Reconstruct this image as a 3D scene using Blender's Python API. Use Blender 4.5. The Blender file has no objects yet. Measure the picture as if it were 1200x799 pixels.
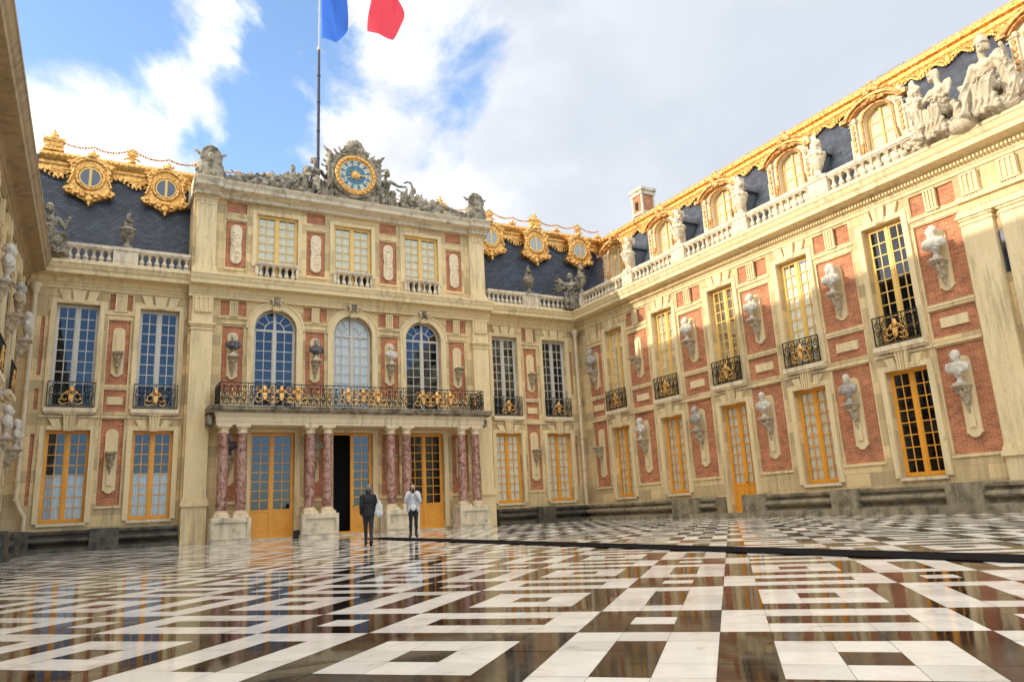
import bpy, bmesh, math, random
from mathutils import Vector, Matrix, noise, Euler
R = math.radians
rnd = random.Random(11)
scene = bpy.context.scene
COL = scene.collection
PI = math.pi

# ------------------------------------------------------------------ mesh builder
class MB:
    def __init__(s):
        s.v = []; s.f = []; s.sm = []; s.M = None; s.isl = []
    def add(s, vs, fs, smooth=False):
        n = len(s.v); s.isl.append((len(s.v), len(vs), len(s.f), len(fs)))
        if s.M is not None: vs = [s.M @ Vector(p) for p in vs]
        s.v += [tuple(p) for p in vs]
        for f in fs:
            s.f.append([i + n for i in f]); s.sm.append(smooth)
    def box(s, x0, x1, y0, y1, z0, z1):
        if x1 < x0: x0, x1 = x1, x0
        if y1 < y0: y0, y1 = y1, y0
        s.add([(x0,y0,z0),(x1,y0,z0),(x1,y1,z0),(x0,y1,z0),(x0,y0,z1),(x1,y0,z1),(x1,y1,z1),(x0,y1,z1)],
              [(0,3,2,1),(4,5,6,7),(0,1,5,4),(1,2,6,5),(2,3,7,6),(3,0,4,7)])
    def quad(s, a, b, c, d): s.add([a,b,c,d], [(0,1,2,3)])
    def prism(s, poly, y0, y1):                    # polygon in xz, extruded in y
        n = len(poly)
        s.add([(x,y0,z) for x,z in poly] + [(x,y1,z) for x,z in poly],
              [list(range(n)), list(range(2*n-1, n-1, -1))] + [(i, i+n, (i+1)%n+n, (i+1)%n) for i in range(n)])
    def sweep(s, prof, x0, x1):                    # closed profile in yz, along x
        n = len(prof)
        s.add([(x0,y,z) for y,z in prof] + [(x1,y,z) for y,z in prof],
              [list(range(n)), list(range(2*n-1, n-1, -1))] + [(i, i+n, (i+1)%n+n, (i+1)%n) for i in range(n)])
    def lathe(s, prof, c=(0,0,0), seg=16, sx=1, sy=1):
        vs = []; fs = []; n = len(prof)
        for r, z in prof:
            for k in range(seg):
                a = 2*PI*k/seg; vs.append((c[0]+r*sx*math.cos(a), c[1]+r*sy*math.sin(a), c[2]+z))
        for i in range(n-1):
            for k in range(seg):
                k2 = (k+1) % seg; fs.append((i*seg+k, i*seg+k2, (i+1)*seg+k2, (i+1)*seg+k))
        fs.append(list(range(seg-1, -1, -1))); fs.append([(n-1)*seg+k for k in range(seg)])
        s.add(vs, fs, True)
    def tube(s, pts, r, seg=6, closed=False):
        pts = [Vector(p) for p in pts]; n = len(pts); vs = []; fs = []
        rr = r if isinstance(r, (list, tuple)) else [r]*n
        up0 = Vector((0.13,0.21,0.97)).normalized()
        for i, p in enumerate(pts):
            a = pts[i-1] if (i > 0 or closed) else p; b = pts[(i+1) % n] if (i < n-1 or closed) else p
            t = (b-a).normalized()
            u = t.cross(up0)
            if u.length < 1e-3: u = t.cross(Vector((1,0,0)))
            u.normalize(); w = t.cross(u)
            for k in range(seg):
                q = 2*PI*k/seg; vs.append(p + (u*math.cos(q) + w*math.sin(q))*rr[i])
        m = n if closed else n-1
        for i in range(m):
            for k in range(seg):
                j = (i+1) % n; k2 = (k+1) % seg; fs.append((i*seg+k, i*seg+k2, j*seg+k2, j*seg+k))
        if not closed:
            fs.append(list(range(seg-1,-1,-1))); fs.append([(n-1)*seg+k for k in range(seg)])
        s.add(vs, fs, True)
    def ell(s, c, r, rot=(0,0,0), seg=12, rings=8):
        if isinstance(r, (int, float)): r = (r, r, r)
        E_ = Euler(rot).to_matrix(); vs = [Vector((0,0,-r[2]))]; fs = []
        for i in range(1, rings):
            a = PI*i/rings
            for k in range(seg):
                q = 2*PI*k/seg; vs.append(Vector((r[0]*math.sin(a)*math.cos(q), r[1]*math.sin(a)*math.sin(q), -r[2]*math.cos(a))))
        vs.append(Vector((0,0,r[2]))); L = len(vs)-1
        for k in range(seg): fs.append((0, 1+(k+1)%seg, 1+k))
        for i in range(rings-2):
            for k in range(seg):
                k2 = (k+1)%seg; fs.append((1+i*seg+k, 1+i*seg+k2, 1+(i+1)*seg+k2, 1+(i+1)*seg+k))
        for k in range(seg): fs.append((1+(rings-2)*seg+k, 1+(rings-2)*seg+(k+1)%seg, L))
        s.add([E_ @ v + Vector(c) for v in vs], fs, True)
    def cap(s, a, b, ra, rb, seg=10):               # tapered capsule
        a = Vector(a); b = Vector(b); d = (b-a); L = d.length
        if L < 1e-6: return
        d.normalize(); pts = []; rs = []
        for k in range(4):
            q = PI/2*k/4; pts.append(a - d*ra*math.cos(q)); rs.append(max(ra*math.sin(q), ra*.08))
        pts.append(a); rs.append(ra)
        for k in range(1, 4): pts.append(a.lerp(b, k/4)); rs.append(ra+(rb-ra)*k/4)
        pts.append(b); rs.append(rb)
        for k in range(1, 5):
            q = PI/2*k/4; pts.append(b + d*rb*math.sin(q)); rs.append(max(rb*math.cos(q), rb*.08))
        s.tube(pts, rs, seg)
    def arc_band(s, cx, cz, r1, r2, y0, y1, a0=0, a1=PI, n=20):
        poly = [(cx+r2*math.cos(a0+(a1-a0)*k/n), cz+r2*math.sin(a0+(a1-a0)*k/n)) for k in range(n+1)]
        inn = [(cx+r1*math.cos(a0+(a1-a0)*k/n), cz+r1*math.sin(a0+(a1-a0)*k/n)) for k in range(n+1)]
        for k in range(n):
            s.prism([poly[k], poly[k+1], inn[k+1], inn[k]], y0, y1)
    def mesh(s, name, sharp=35):
        me = bpy.data.meshes.new(name); me.from_pydata(s.v, [], s.f); me.update()
        bm = bmesh.new(); bm.from_mesh(me); bmesh.ops.recalc_face_normals(bm, faces=bm.faces[:]); bm.to_mesh(me); bm.free()
        me.polygons.foreach_set('use_smooth', s.sm); me.update()
        if any(s.sm): me.set_sharp_from_angle(angle=R(sharp))
        return me
    def build(s, name, mat, parent=None, loc=(0,0,0), rz=0):
        return link(name, s.mesh(name), mat, parent, loc, rz)

def build_split(s, name, mat, parent=None, gap=.012):
    # pieces that do not touch each other become objects of their own
    bb = []
    for a, n, c, m in s.isl:
        p = s.v[a:a+n]; bb.append([min(q[i] for q in p)-gap for i in range(3)] + [max(q[i] for q in p)+gap for i in range(3)])
    N = len(bb); par = list(range(N))
    def find(i):
        while par[i] != i: par[i] = par[par[i]]; i = par[i]
        return i
    order = sorted(range(N), key=lambda i: bb[i][0])
    for ii, i in enumerate(order):
        for j in order[ii+1:]:
            if bb[j][0] > bb[i][3]: break
            if bb[j][1] <= bb[i][4] and bb[j][4] >= bb[i][1] and bb[j][2] <= bb[i][5] and bb[j][5] >= bb[i][2]: par[find(j)] = find(i)
    groups = {}
    for i in range(N): groups.setdefault(find(i), []).append(i)
    out = []
    for g in groups.values():
        m = MB()
        for i in g:
            a, n, c, k = s.isl[i]; base = len(m.v); m.v += s.v[a:a+n]
            for fi in range(c, c+k): m.f.append([q-a+base for q in s.f[fi]]); m.sm.append(s.sm[fi])
        out.append(m.build(name, mat, parent))
    return out
MB.build_split = build_split

def link(name, me, mat=None, parent=None, loc=(0,0,0), rz=0):
    if mat is not None and not me.materials: me.materials.append(mat)
    o = bpy.data.objects.new(name, me); COL.objects.link(o)
    o.location = loc; o.rotation_euler = (0,0,rz)
    if parent is not None: o.parent = parent
    return o

def sculpt(mb, voxel, smooth=2, amp=0.0, freq=4.0, fold=0.0, ffreq=18.0, seed=0, zfold=None):
    """fuse overlapping closed shapes into one carved surface"""
    me = mb.mesh('tmp'); o = bpy.data.objects.new('tmp', me); COL.objects.link(o)
    m = o.modifiers.new('r', 'REMESH'); m.mode = 'VOXEL'; m.voxel_size = voxel; m.use_smooth_shade = True
    if smooth:
        m2 = o.modifiers.new('s', 'SMOOTH'); m2.factor = .5; m2.iterations = smooth
    dg = bpy.context.evaluated_depsgraph_get(); dg.update()
    new = bpy.data.meshes.new_from_object(o.evaluated_get(dg))
    bpy.data.objects.remove(o); bpy.data.meshes.remove(me)
    if amp or fold:
        ns = [v.normal.copy() for v in new.vertices]
        off = Vector((seed*7.3, seed*3.1, seed*1.7))
        for v, n in zip(new.vertices, ns):
            d = amp*noise.noise(v.co*freq + off)
            if fold and (zfold is None or zfold[0] < v.co.z < zfold[1]):
                w = noise.noise(v.co*1.7+off)*3
                ph_ = ffreq*(v.co.x*.9 + v.co.y*.4 - v.co.z*.35) + w*2.2
                d += fold*(1.8*(1-abs(math.sin(ph_*.5)))**1.6 - .8 + .6*(1-abs(math.sin(ph_*1.3+w*2))))
            v.co += n*d
    new.polygons.foreach_set('use_smooth', [True]*len(new.polygons)); new.update()
    return new

def empty(name, loc=(0,0,0), rz=0, parent=None):
    o = bpy.data.objects.new(name, None); COL.objects.link(o); o.location = loc; o.rotation_euler = (0,0,rz)
    o.empty_display_size = .2
    if parent is not None: o.parent = parent
    return o
def tag(o, label, cat, group=None):
    o['label'] = label; o['category'] = cat
    if group: o['group'] = group
    return o
def structure(o): o['kind'] = 'structure'; return o
def copy_tree(o, parent=None, loc=None, rz=None):
    c = o.copy(); COL.objects.link(c)
    if parent is not None: c.parent = parent
    if loc is not None: c.location = loc
    if rz is not None: c.rotation_euler = (0,0,rz)
    for ch in KIDS(o): copy_tree(ch, c)
    return c
def KIDS(o): return [x for x in o.children]

# ------------------------------------------------------------------ materials
def mat_new(name):
    m = bpy.data.materials.new(name); m.use_nodes = True; nt = m.node_tree
    return m, nt, nt.nodes['Principled BSDF']
def nd(nt, t, **k):
    n = nt.nodes.new(t)
    for a, b in k.items(): setattr(n, a, b)
    return n
def ramp(nt, fac, stops):
    n = nd(nt, 'ShaderNodeValToRGB'); e = n.color_ramp.elements
    while len(e) > 1: e.remove(e[-1])
    e[0].position, e[0].color = stops[0][0], (*stops[0][1], 1) if len(stops[0][1]) == 3 else stops[0][1]
    for p, c in stops[1:]:
        q = e.new(p); q.color = (*c, 1)
    nt.links.new(fac, n.inputs[0]); return n.outputs[0]
def mix(nt, fac, a, b, mode='MIX'):
    n = nd(nt, 'ShaderNodeMix', data_type='RGBA', blend_type=mode)
    for i, x in ((0, fac), (6, a), (7, b)):
        if hasattr(x, 'is_linked') or isinstance(x, bpy.types.NodeSocket): nt.links.new(x, n.inputs[i])
        else: n.inputs[i].default_value = x if i == 0 else (*x, 1)
    return n.outputs[2]
def math_(nt, op, a, b=None, c=None, clamp=False):
    n = nd(nt, 'ShaderNodeMath', operation=op, use_clamp=clamp)
    for i, x in enumerate((a, b, c)):
        if x is None: continue
        if isinstance(x, bpy.types.NodeSocket): nt.links.new(x, n.inputs[i])
        else: n.inputs[i].default_value = x
    return n.outputs[0]
def wallvec(nt):
    g = nd(nt, 'ShaderNodeNewGeometry'); s = nd(nt, 'ShaderNodeSeparateXYZ'); nt.links.new(g.outputs['Position'], s.inputs[0])
    a = math_(nt, 'ADD', s.outputs[0], s.outputs[1]); c = nd(nt, 'ShaderNodeCombineXYZ')
    nt.links.new(a, c.inputs[0]); nt.links.new(s.outputs[2], c.inputs[1]); return c.outputs[0], g.outputs['Position'], s
def noise_(nt, vec, scale, detail=5, rough=.55, dist=0):
    n = nd(nt, 'ShaderNodeTexNoise'); n.inputs['Scale'].default_value = scale; n.inputs['Detail'].default_value = detail
    n.inputs['Roughness'].default_value = rough; n.inputs['Distortion'].default_value = dist
    if vec is not None: nt.links.new(vec, n.inputs['Vector'])
    return n.outputs[0]
def bump(nt, bsdf, h, strength=.3, dist=.02):
    b = nd(nt, 'ShaderNodeBump'); b.inputs['Strength'].default_value = strength; b.inputs['Distance'].default_value = dist
    nt.links.new(h, b.inputs['Height']); nt.links.new(b.outputs[0], bsdf.inputs['Normal'])

def stone_mat(name, base, dark, ashlar=True, stain=(.16,.13,.09), stain_lo=.62, stain_hi=.8, rough=.85, bw=.95, bh=.42, jd=.72):
    m, nt, b = mat_new(name); vec, pos, sep = wallvec(nt)
    n1 = noise_(nt, pos, .9, 6); n2 = noise_(nt, pos, 9, 6, .65); n3 = noise_(nt, pos, 2.2, 8, .7)
    c = mix(nt, n1, dark, base); c = mix(nt, .22, c, ramp(nt, n2, [(.3, tuple(x*.72 for x in base)), (.7, tuple(min(1,x*1.15) for x in base))]))
    hsrc = n2
    if ashlar:
        br = nd(nt, 'ShaderNodeTexBrick', offset=.5); nt.links.new(vec, br.inputs['Vector'])
        br.inputs['Scale'].default_value = 1; br.inputs['Brick Width'].default_value = bw; br.inputs['Row Height'].default_value = bh
        br.inputs['Mortar Size'].default_value = .009; br.inputs['Mortar Smooth'].default_value = .3; br.inputs['Bias'].default_value = 0
        br.inputs['Color1'].default_value = (.64,.62,.59,1); br.inputs['Color2'].default_value = (1.1,1.07,1.0,1); br.inputs['Mortar'].default_value = (jd,jd*.96,jd*.9,1)
        c = mix(nt, 1.0, c, br.outputs['Color'], 'MULTIPLY')
        hsrc = math_(nt, 'SUBTRACT', n2, br.outputs['Fac'])
    st = ramp(nt, n3, [(stain_lo, (0,0,0)), (stain_hi, (1,1,1))])
    c = mix(nt, math_(nt, 'MULTIPLY', st, .75), c, stain)
    mps = nd(nt, 'ShaderNodeMapping'); mps.inputs['Scale'].default_value = (5,5,.45); nt.links.new(pos, mps.inputs[0])
    n4 = noise_(nt, mps.outputs[0], 1, 6, .7); n5 = noise_(nt, pos, .45, 3, .6)
    stk = math_(nt, 'MULTIPLY', ramp(nt, n4, [(.46,(0,0,0)),(.68,(1,1,1))]), ramp(nt, n5, [(.38,(0,0,0)),(.58,(1,1,1))]))
    c = mix(nt, math_(nt, 'MULTIPLY', stk, .72), c, tuple(x*.42 for x in dark))
    nt.links.new(c, b.inputs['Base Color']); b.inputs['Roughness'].default_value = rough
    bump(nt, b, hsrc, .35, .012)
    return m
STONE = stone_mat('limestone_ashlar', (.81,.635,.36), (.63,.46,.24), jd=.62)
TRIM = stone_mat('limestone_trim', (.84,.68,.40), (.68,.51,.265), ashlar=False)
PALE = stone_mat('pale_limestone', (.82,.69,.48), (.70,.55,.34), ashlar=False, stain_lo=.66)
WEATH = stone_mat('weathered_stone', (.50,.42,.30), (.12,.10,.07), ashlar=False, stain=(.035,.03,.022), stain_lo=.45, stain_hi=.58)
BAL = stone_mat('balustrade_stone', (.76,.66,.49), (.58,.48,.34), ashlar=False, stain=(.10,.09,.07), stain_lo=.52, stain_hi=.72)
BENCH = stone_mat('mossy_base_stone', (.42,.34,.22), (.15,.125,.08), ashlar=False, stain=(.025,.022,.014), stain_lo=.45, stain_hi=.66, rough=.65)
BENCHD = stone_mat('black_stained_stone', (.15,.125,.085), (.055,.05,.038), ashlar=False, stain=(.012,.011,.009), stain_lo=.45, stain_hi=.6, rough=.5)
STATUE = stone_mat('statue_limestone', (.60,.51,.37), (.40,.33,.22), ashlar=False, stain=(.2,.17,.13), stain_lo=.62, stain_hi=.85)

def brick_mat(name, c1, c2, mort):
    m, nt, b = mat_new(name); vec, pos, sep = wallvec(nt)
    br = nd(nt, 'ShaderNodeTexBrick', offset=.5); nt.links.new(vec, br.inputs['Vector'])
    for k, v in (('Scale',1),('Brick Width',.23),('Row Height',.075),('Mortar Size',.007),('Mortar Smooth',.2),('Bias',0)): br.inputs[k].default_value = v
    br.inputs['Color1'].default_value = (*c1,1); br.inputs['Color2'].default_value = (*c2,1); br.inputs['Mortar'].default_value = (*mort,1)
    n1 = noise_(nt, pos, 2.5, 6, .65)
    c = mix(nt, 1, br.outputs['Color'], ramp(nt, n1, [(.3,(.68,.66,.66)),(.7,(1.2,1.15,1.1))]), 'MULTIPLY')
    nt.links.new(c, b.inputs['Base Color']); b.inputs['Roughness'].default_value = .85
    bump(nt, b, math_(nt, 'SUBTRACT', noise_(nt, pos, 30), br.outputs['Fac']), .5, .008)
    return m
BRICK = brick_mat('red_brick', (.57,.20,.085), (.38,.12,.05), (.56,.40,.26))

def plain(name, col, rough=.6, metal=0, var=.12, scale=6, bmp=.0, coat=0, ior=None):
    m, nt, b = mat_new(name); g = nd(nt, 'ShaderNodeNewGeometry'); n = noise_(nt, g.outputs['Position'], scale, 5, .6)
    c = ramp(nt, n, [(.3, tuple(x*(1-var) for x in col)), (.7, tuple(min(1, x*(1+var)) for x in col))])
    nt.links.new(c, b.inputs['Base Color']); b.inputs['Roughness'].default_value = rough; b.inputs['Metallic'].default_value = metal
    b.inputs['Coat Weight'].default_value = coat
    if ior: b.inputs['IOR'].default_value = ior
    if bmp: bump(nt, b, n, bmp, .02)
    return m
def gold_mat(name, hi, lo, rough, metal):
    m, nt, b = mat_new(name); g = nd(nt, 'ShaderNodeNewGeometry'); P = g.outputs['Position']
    n = noise_(nt, P, 7, 8, .7, .4); n2 = noise_(nt, P, 34, 4, .6)
    c = ramp(nt, n, [(.34,lo),(.50,tuple((x+y)/2 for x, y in zip(hi, lo))),(.60,hi)])
    nt.links.new(c, b.inputs['Base Color']); b.inputs['Metallic'].default_value = metal; b.inputs['Roughness'].default_value = rough
    bump(nt, b, math_(nt, 'MULTIPLY_ADD', n2, .5, n), 1.0, .035); return m
GOLD = gold_mat('gilding', (.98,.60,.20), (.48,.22,.05), .34, .8)
GOLDR = gold_mat('worn_gilding', (.90,.50,.18), (.36,.16,.05), .45, .65)
GREYW = plain('grey_window_paint', (.56,.52,.45), .55, var=.08)
OCHRE = plain('ochre_paint', (.78,.34,.035), .45, var=.08, scale=3)
OCHREL = plain('pale_ochre_paint', (.80,.52,.15), .5, var=.08, scale=3)
IRON = plain('black_iron', (.02,.019,.018), .45, .3, .2)
LEAD = plain('lead_sheet', (.15,.165,.19), .5, .4, .2, 5, .2)
PIPE = plain('cream_pipe_paint', (.64,.51,.33), .5, var=.15, scale=4)
MATM = None
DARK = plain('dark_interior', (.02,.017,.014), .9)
CLOTHW = plain('white_curtain', (.82,.83,.84), .9, var=.06, scale=8)
CLOTHG = plain('greenish_curtain', (.92,.88,.74), .9, var=.08, scale=8)
WMARB = plain('white_marble', (.57,.52,.43), .45, var=.08, scale=7, bmp=.1)
GMARB = plain('grey_marble', (.36,.33,.28), .5, var=.2, scale=7, bmp=.15)
DMARB = plain('dark_marble', (.085,.07,.075), .3, var=.4, scale=9)
BRONZE = plain('dark_bracket_stone', (.40,.32,.21), .7, var=.4, scale=12, bmp=.4)

def slate_mat():
    m, nt, b = mat_new('slate'); g = nd(nt, 'ShaderNodeNewGeometry'); s = nd(nt, 'ShaderNodeSeparateXYZ'); nt.links.new(g.outputs['Position'], s.inputs[0])
    vec, pos, sep = wallvec(nt)
    br = nd(nt, 'ShaderNodeTexBrick', offset=.5); nt.links.new(vec, br.inputs['Vector'])
    for k, v in (('Scale',1),('Brick Width',.26),('Row Height',.125),('Mortar Size',.012),('Mortar Smooth',.4),('Bias',-.2)): br.inputs[k].default_value = v
    br.inputs['Color1'].default_value = (.027,.034,.050,1); br.inputs['Color2'].default_value = (.062,.077,.108,1); br.inputs['Mortar'].default_value = (.010,.011,.014,1)
    n1 = noise_(nt, pos, 1.2, 6, .65)
    c = mix(nt, 1, br.outputs['Color'], ramp(nt, n1, [(.3,(.7,.7,.7)),(.7,(1.3,1.3,1.3))]), 'MULTIPLY')
    nt.links.new(c, b.inputs['Base Color']); b.inputs['Roughness'].default_value = .5
    bump(nt, b, math_(nt, 'SUBTRACT', 1, br.outputs['Fac']), .6, .02)
    return m
SLATE = slate_mat()

def glass_mat(name='window_glass', base=.035, k=1.25, tint=(.62,.77,1,1)):
    m, nt, b = mat_new(name); nt.nodes.remove(b); out = nt.nodes['Material Output']
    t = nd(nt, 'ShaderNodeBsdfTransparent'); t.inputs[0].default_value = (.94,.96,.95,1)
    g = nd(nt, 'ShaderNodeBsdfGlossy'); g.inputs['Roughness'].default_value = .02; g.inputs['Color'].default_value = tint
    lw = nd(nt, 'ShaderNodeFresnel'); lw.inputs[0].default_value = 1.5
    geo = nd(nt, 'ShaderNodeNewGeometry'); nz = noise_(nt, geo.outputs['Position'], 1.6, 3)
    bp = nd(nt, 'ShaderNodeBump'); bp.inputs['Strength'].default_value = .025; bp.inputs['Distance'].default_value = .05
    nt.links.new(nz, bp.inputs['Height']); nt.links.new(bp.outputs[0], g.inputs['Normal'])
    f = math_(nt, 'MULTIPLY_ADD', lw.outputs[0], k, base, clamp=True)
    mx = nd(nt, 'ShaderNodeMixShader'); nt.links.new(f, mx.inputs[0]); nt.links.new(t.outputs[0], mx.inputs[1]); nt.links.new(g.outputs[0], mx.inputs[2])
    nt.links.new(mx.outputs[0], out.inputs[0]); return m
GLASS = glass_mat(); GLASSC = glass_mat('clear_glass', .0, .6, (1,.96,.9,1))

def colmarble():
    m, nt, b = mat_new('rouge_marble'); g = nd(nt, 'ShaderNodeNewGeometry')
    n = noise_(nt, g.outputs['Position'], 3.2, 6, .62, 1.8); n2 = noise_(nt, g.outputs['Position'], 12, 5, .6, 1.0)
    c = ramp(nt, n, [(.36,(.10,.03,.02)),(.45,(.26,.095,.065)),(.52,(.38,.20,.155)),(.57,(.52,.35,.27)),(.62,(.40,.18,.13)),(.7,(.2,.07,.05))])
    c = mix(nt, .22, c, ramp(nt, n2, [(.4,(.12,.05,.04)),(.6,(.55,.38,.31))]))
    nt.links.new(c, b.inputs['Base Color']); b.inputs['Roughness'].default_value = .3; return m
ROUGE = colmarble()

def floor_mats():
    out = []
    for nm in ('white_marble_slab', 'dark_marble_slab'):
        m, nt, b = mat_new(nm); g = nd(nt, 'ShaderNodeNewGeometry'); P = g.outputs['Position']
        rp = g.outputs['Random Per Island']
        n1 = noise_(nt, P, 3.5, 8, .68, .8); n2 = noise_(nt, P, .6, 5, .6, .3); n3 = noise_(nt, P, 30, 3, .6)
        if nm[0] == 'w':
            c = ramp(nt, n1, [(.3,(.56,.50,.43)),(.42,(.86,.81,.73)),(.65,(.94,.90,.83))])
            c = mix(nt, 1, c, ramp(nt, rp, [(0,(.84,.83,.82)),(.5,(.98,.97,.96)),(1,(1,.985,.96))]), 'MULTIPLY')
            dirt = ramp(nt, n2, [(.55,(1,1,1)),(.75,(.72,.70,.67))]); c = mix(nt, 1, c, dirt, 'MULTIPLY')
            rr = ramp(nt, n2, [(.40,(.05,)*3),(.56,(.17,)*3),(.75,(.34,)*3)])
        else:
            c = ramp(nt, n1, [(.35,(.012,.010,.011)),(.52,(.022,.016,.015)),(.62,(.042,.029,.025)),(.74,(.10,.08,.065))])
            c = mix(nt, 1, c, ramp(nt, rp, [(0,(.5,.5,.55)),(.6,(1,.92,.9)),(1,(1.5,1.05,.95))]), 'MULTIPLY')
            rr = ramp(nt, n2, [(.40,(.03,)*3),(.58,(.10,)*3),(.72,(.33,)*3)])
        nt.links.new(c, b.inputs['Base Color']); nt.links.new(rr, b.inputs['Roughness'])
        b.inputs['IOR'].default_value = 1.42; b.inputs['Coat Weight'].default_value = .12 if nm[0] == 'd' else .0; b.inputs['Coat Roughness'].default_value = .03
        bump(nt, b, math_(nt, 'MULTIPLY_ADD', n3, .12, n2), .05, .02)
        out.append(m)
    return out
WT, DT = floor_mats()

# ------------------------------------------------------------------ camera, light, sky
F = 867.03
Mr = [[0.87447654,-0.48245251,-0.0503026],[-0.06565371,-0.22046979,0.97318172],[0.48060417,0.84772203,0.22447046]]
CAMP = Vector((0,-32.53,.60))
cam = bpy.data.cameras.new('camera'); co = bpy.data.objects.new('camera', cam); COL.objects.link(co)
cam.sensor_width = 36; cam.lens = F/1200*36; cam.clip_end = 3000; cam.clip_start = .05
r_, u_, f_ = (Vector(x) for x in Mr)
mw = Matrix((( r_.x,u_.x,-f_.x,CAMP.x),(r_.y,u_.y,-f_.y,CAMP.y),(r_.z,u_.z,-f_.z,CAMP.z),(0,0,0,1)))
co.matrix_world = mw; scene.camera = co
def pix(x, y):
    v = Vector((0,0,0)); a, b_ = (x-600)/F, (399.5-y)/F
    v = r_*a + u_*b_ + f_; return v.normalized()

SUN = Vector((-1, .215, .292)).normalized()
sd = bpy.data.lights.new('sun', 'SUN'); so = bpy.data.objects.new('sun', sd); COL.objects.link(so)
sd.energy = 2.35; sd.angle = R(.5); sd.color = (1,.90,.74)
so.rotation_euler = (-SUN).to_track_quat('-Z','Y').to_euler(); so.location = (-40,10,30)
w = bpy.data.worlds.new('World'); scene.world = w; w.use_nodes = True; nt = w.node_tree
bg = nt.nodes['Background']
sky = nd(nt, 'ShaderNodeTexSky', sky_type='NISHITA'); sky.sun_disc = False
sky.sun_elevation = math.asin(SUN.z); sky.sun_rotation = math.atan2(SUN.x, SUN.y)
sky.air_density = 1.0; sky.dust_density = .6; sky.ozone_density = 2.5
tc = nd(nt, 'ShaderNodeTexCoord'); D = tc.outputs['Generated']
mp = nd(nt, 'ShaderNodeMapping'); mp.inputs['Scale'].default_value = (1,1,1.35); mp.inputs['Location'].default_value = (3.1,1.7,.4); nt.links.new(D, mp.inputs[0])
cl = math_(nt, 'MULTIPLY_ADD', noise_(nt, mp.outputs[0], 2.4, 11, .56, .25), 1.55, -.275)
def blob(px, rad, amt):
    d = px if isinstance(px, Vector) else pix(*px)
    v = nd(nt, 'ShaderNodeVectorMath', operation='DOT_PRODUCT'); nt.links.new(D, v.inputs[0]); v.inputs[1].default_value = d
    mr = nd(nt, 'ShaderNodeMapRange', interpolation_type='SMOOTHSTEP'); nt.links.new(v.outputs['Value'], mr.inputs[0])
    mr.inputs[1].default_value = math.cos(R(rad)); mr.inputs[2].default_value = 1; mr.inputs[3].default_value = 0; mr.inputs[4].default_value = amt
    return mr.outputs[0]
acc = cl
for px, rad, amt in (((210,45),18,-.24),((30,50),10,-.16),((120,165),10,.20),((560,125),7.5,-.19),((640,40),16,.10),((400,110),10,.12),
                     ((480,200),12,.10),((285,185),7,-.12),((800,150),20,.08),((700,230),14,.12),((60,170),7,.10),((1180,20),14,-.04),
                     (Vector((-.15,-.85,.35)).normalized(),60,-.60),((900,120),22,.16)):
    acc = math_(nt, 'ADD', acc, blob(px, rad, amt))
fac = nd(nt, 'ShaderNodeMapRange', interpolation_type='SMOOTHSTEP'); nt.links.new(acc, fac.inputs[0])
fac.inputs[1].default_value = .38; fac.inputs[2].default_value = .53
cl2 = noise_(nt, mp.outputs[0], 4.5, 8, .55, .2)
ccol = ramp(nt, cl2, [(.30,(4.4,4.6,5.0)),(.46,(6.6,6.5,6.5)),(.60,(11.0,10.5,9.6))])
SKYM = mix(nt, 1, sky.outputs[0], (2.25,2.15,2.15), 'MULTIPLY')
ccol = mix(nt, blob((1050,60),52,.95), ccol, (3.5,3.85,4.35))
full = mix(nt, fac.outputs[0], SKYM, ccol)
full = mix(nt, blob(Vector((-.2,-.34,.92)).normalized(),60,1.0), full, (14.5,14.1,12.9))      # added bright sky patch, unseen overhead and behind, fills the shade
nt.links.new(full, bg.inputs[0]); bg.inputs[1].default_value = .10
scene.view_settings.view_transform = 'Standard'; scene.view_settings.look = 'None'; scene.view_settings.gamma = 1
scene.view_settings.exposure = 0.98
scene.cycles.max_bounces = 7; scene.cycles.transparent_max_bounces = 8

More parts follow.
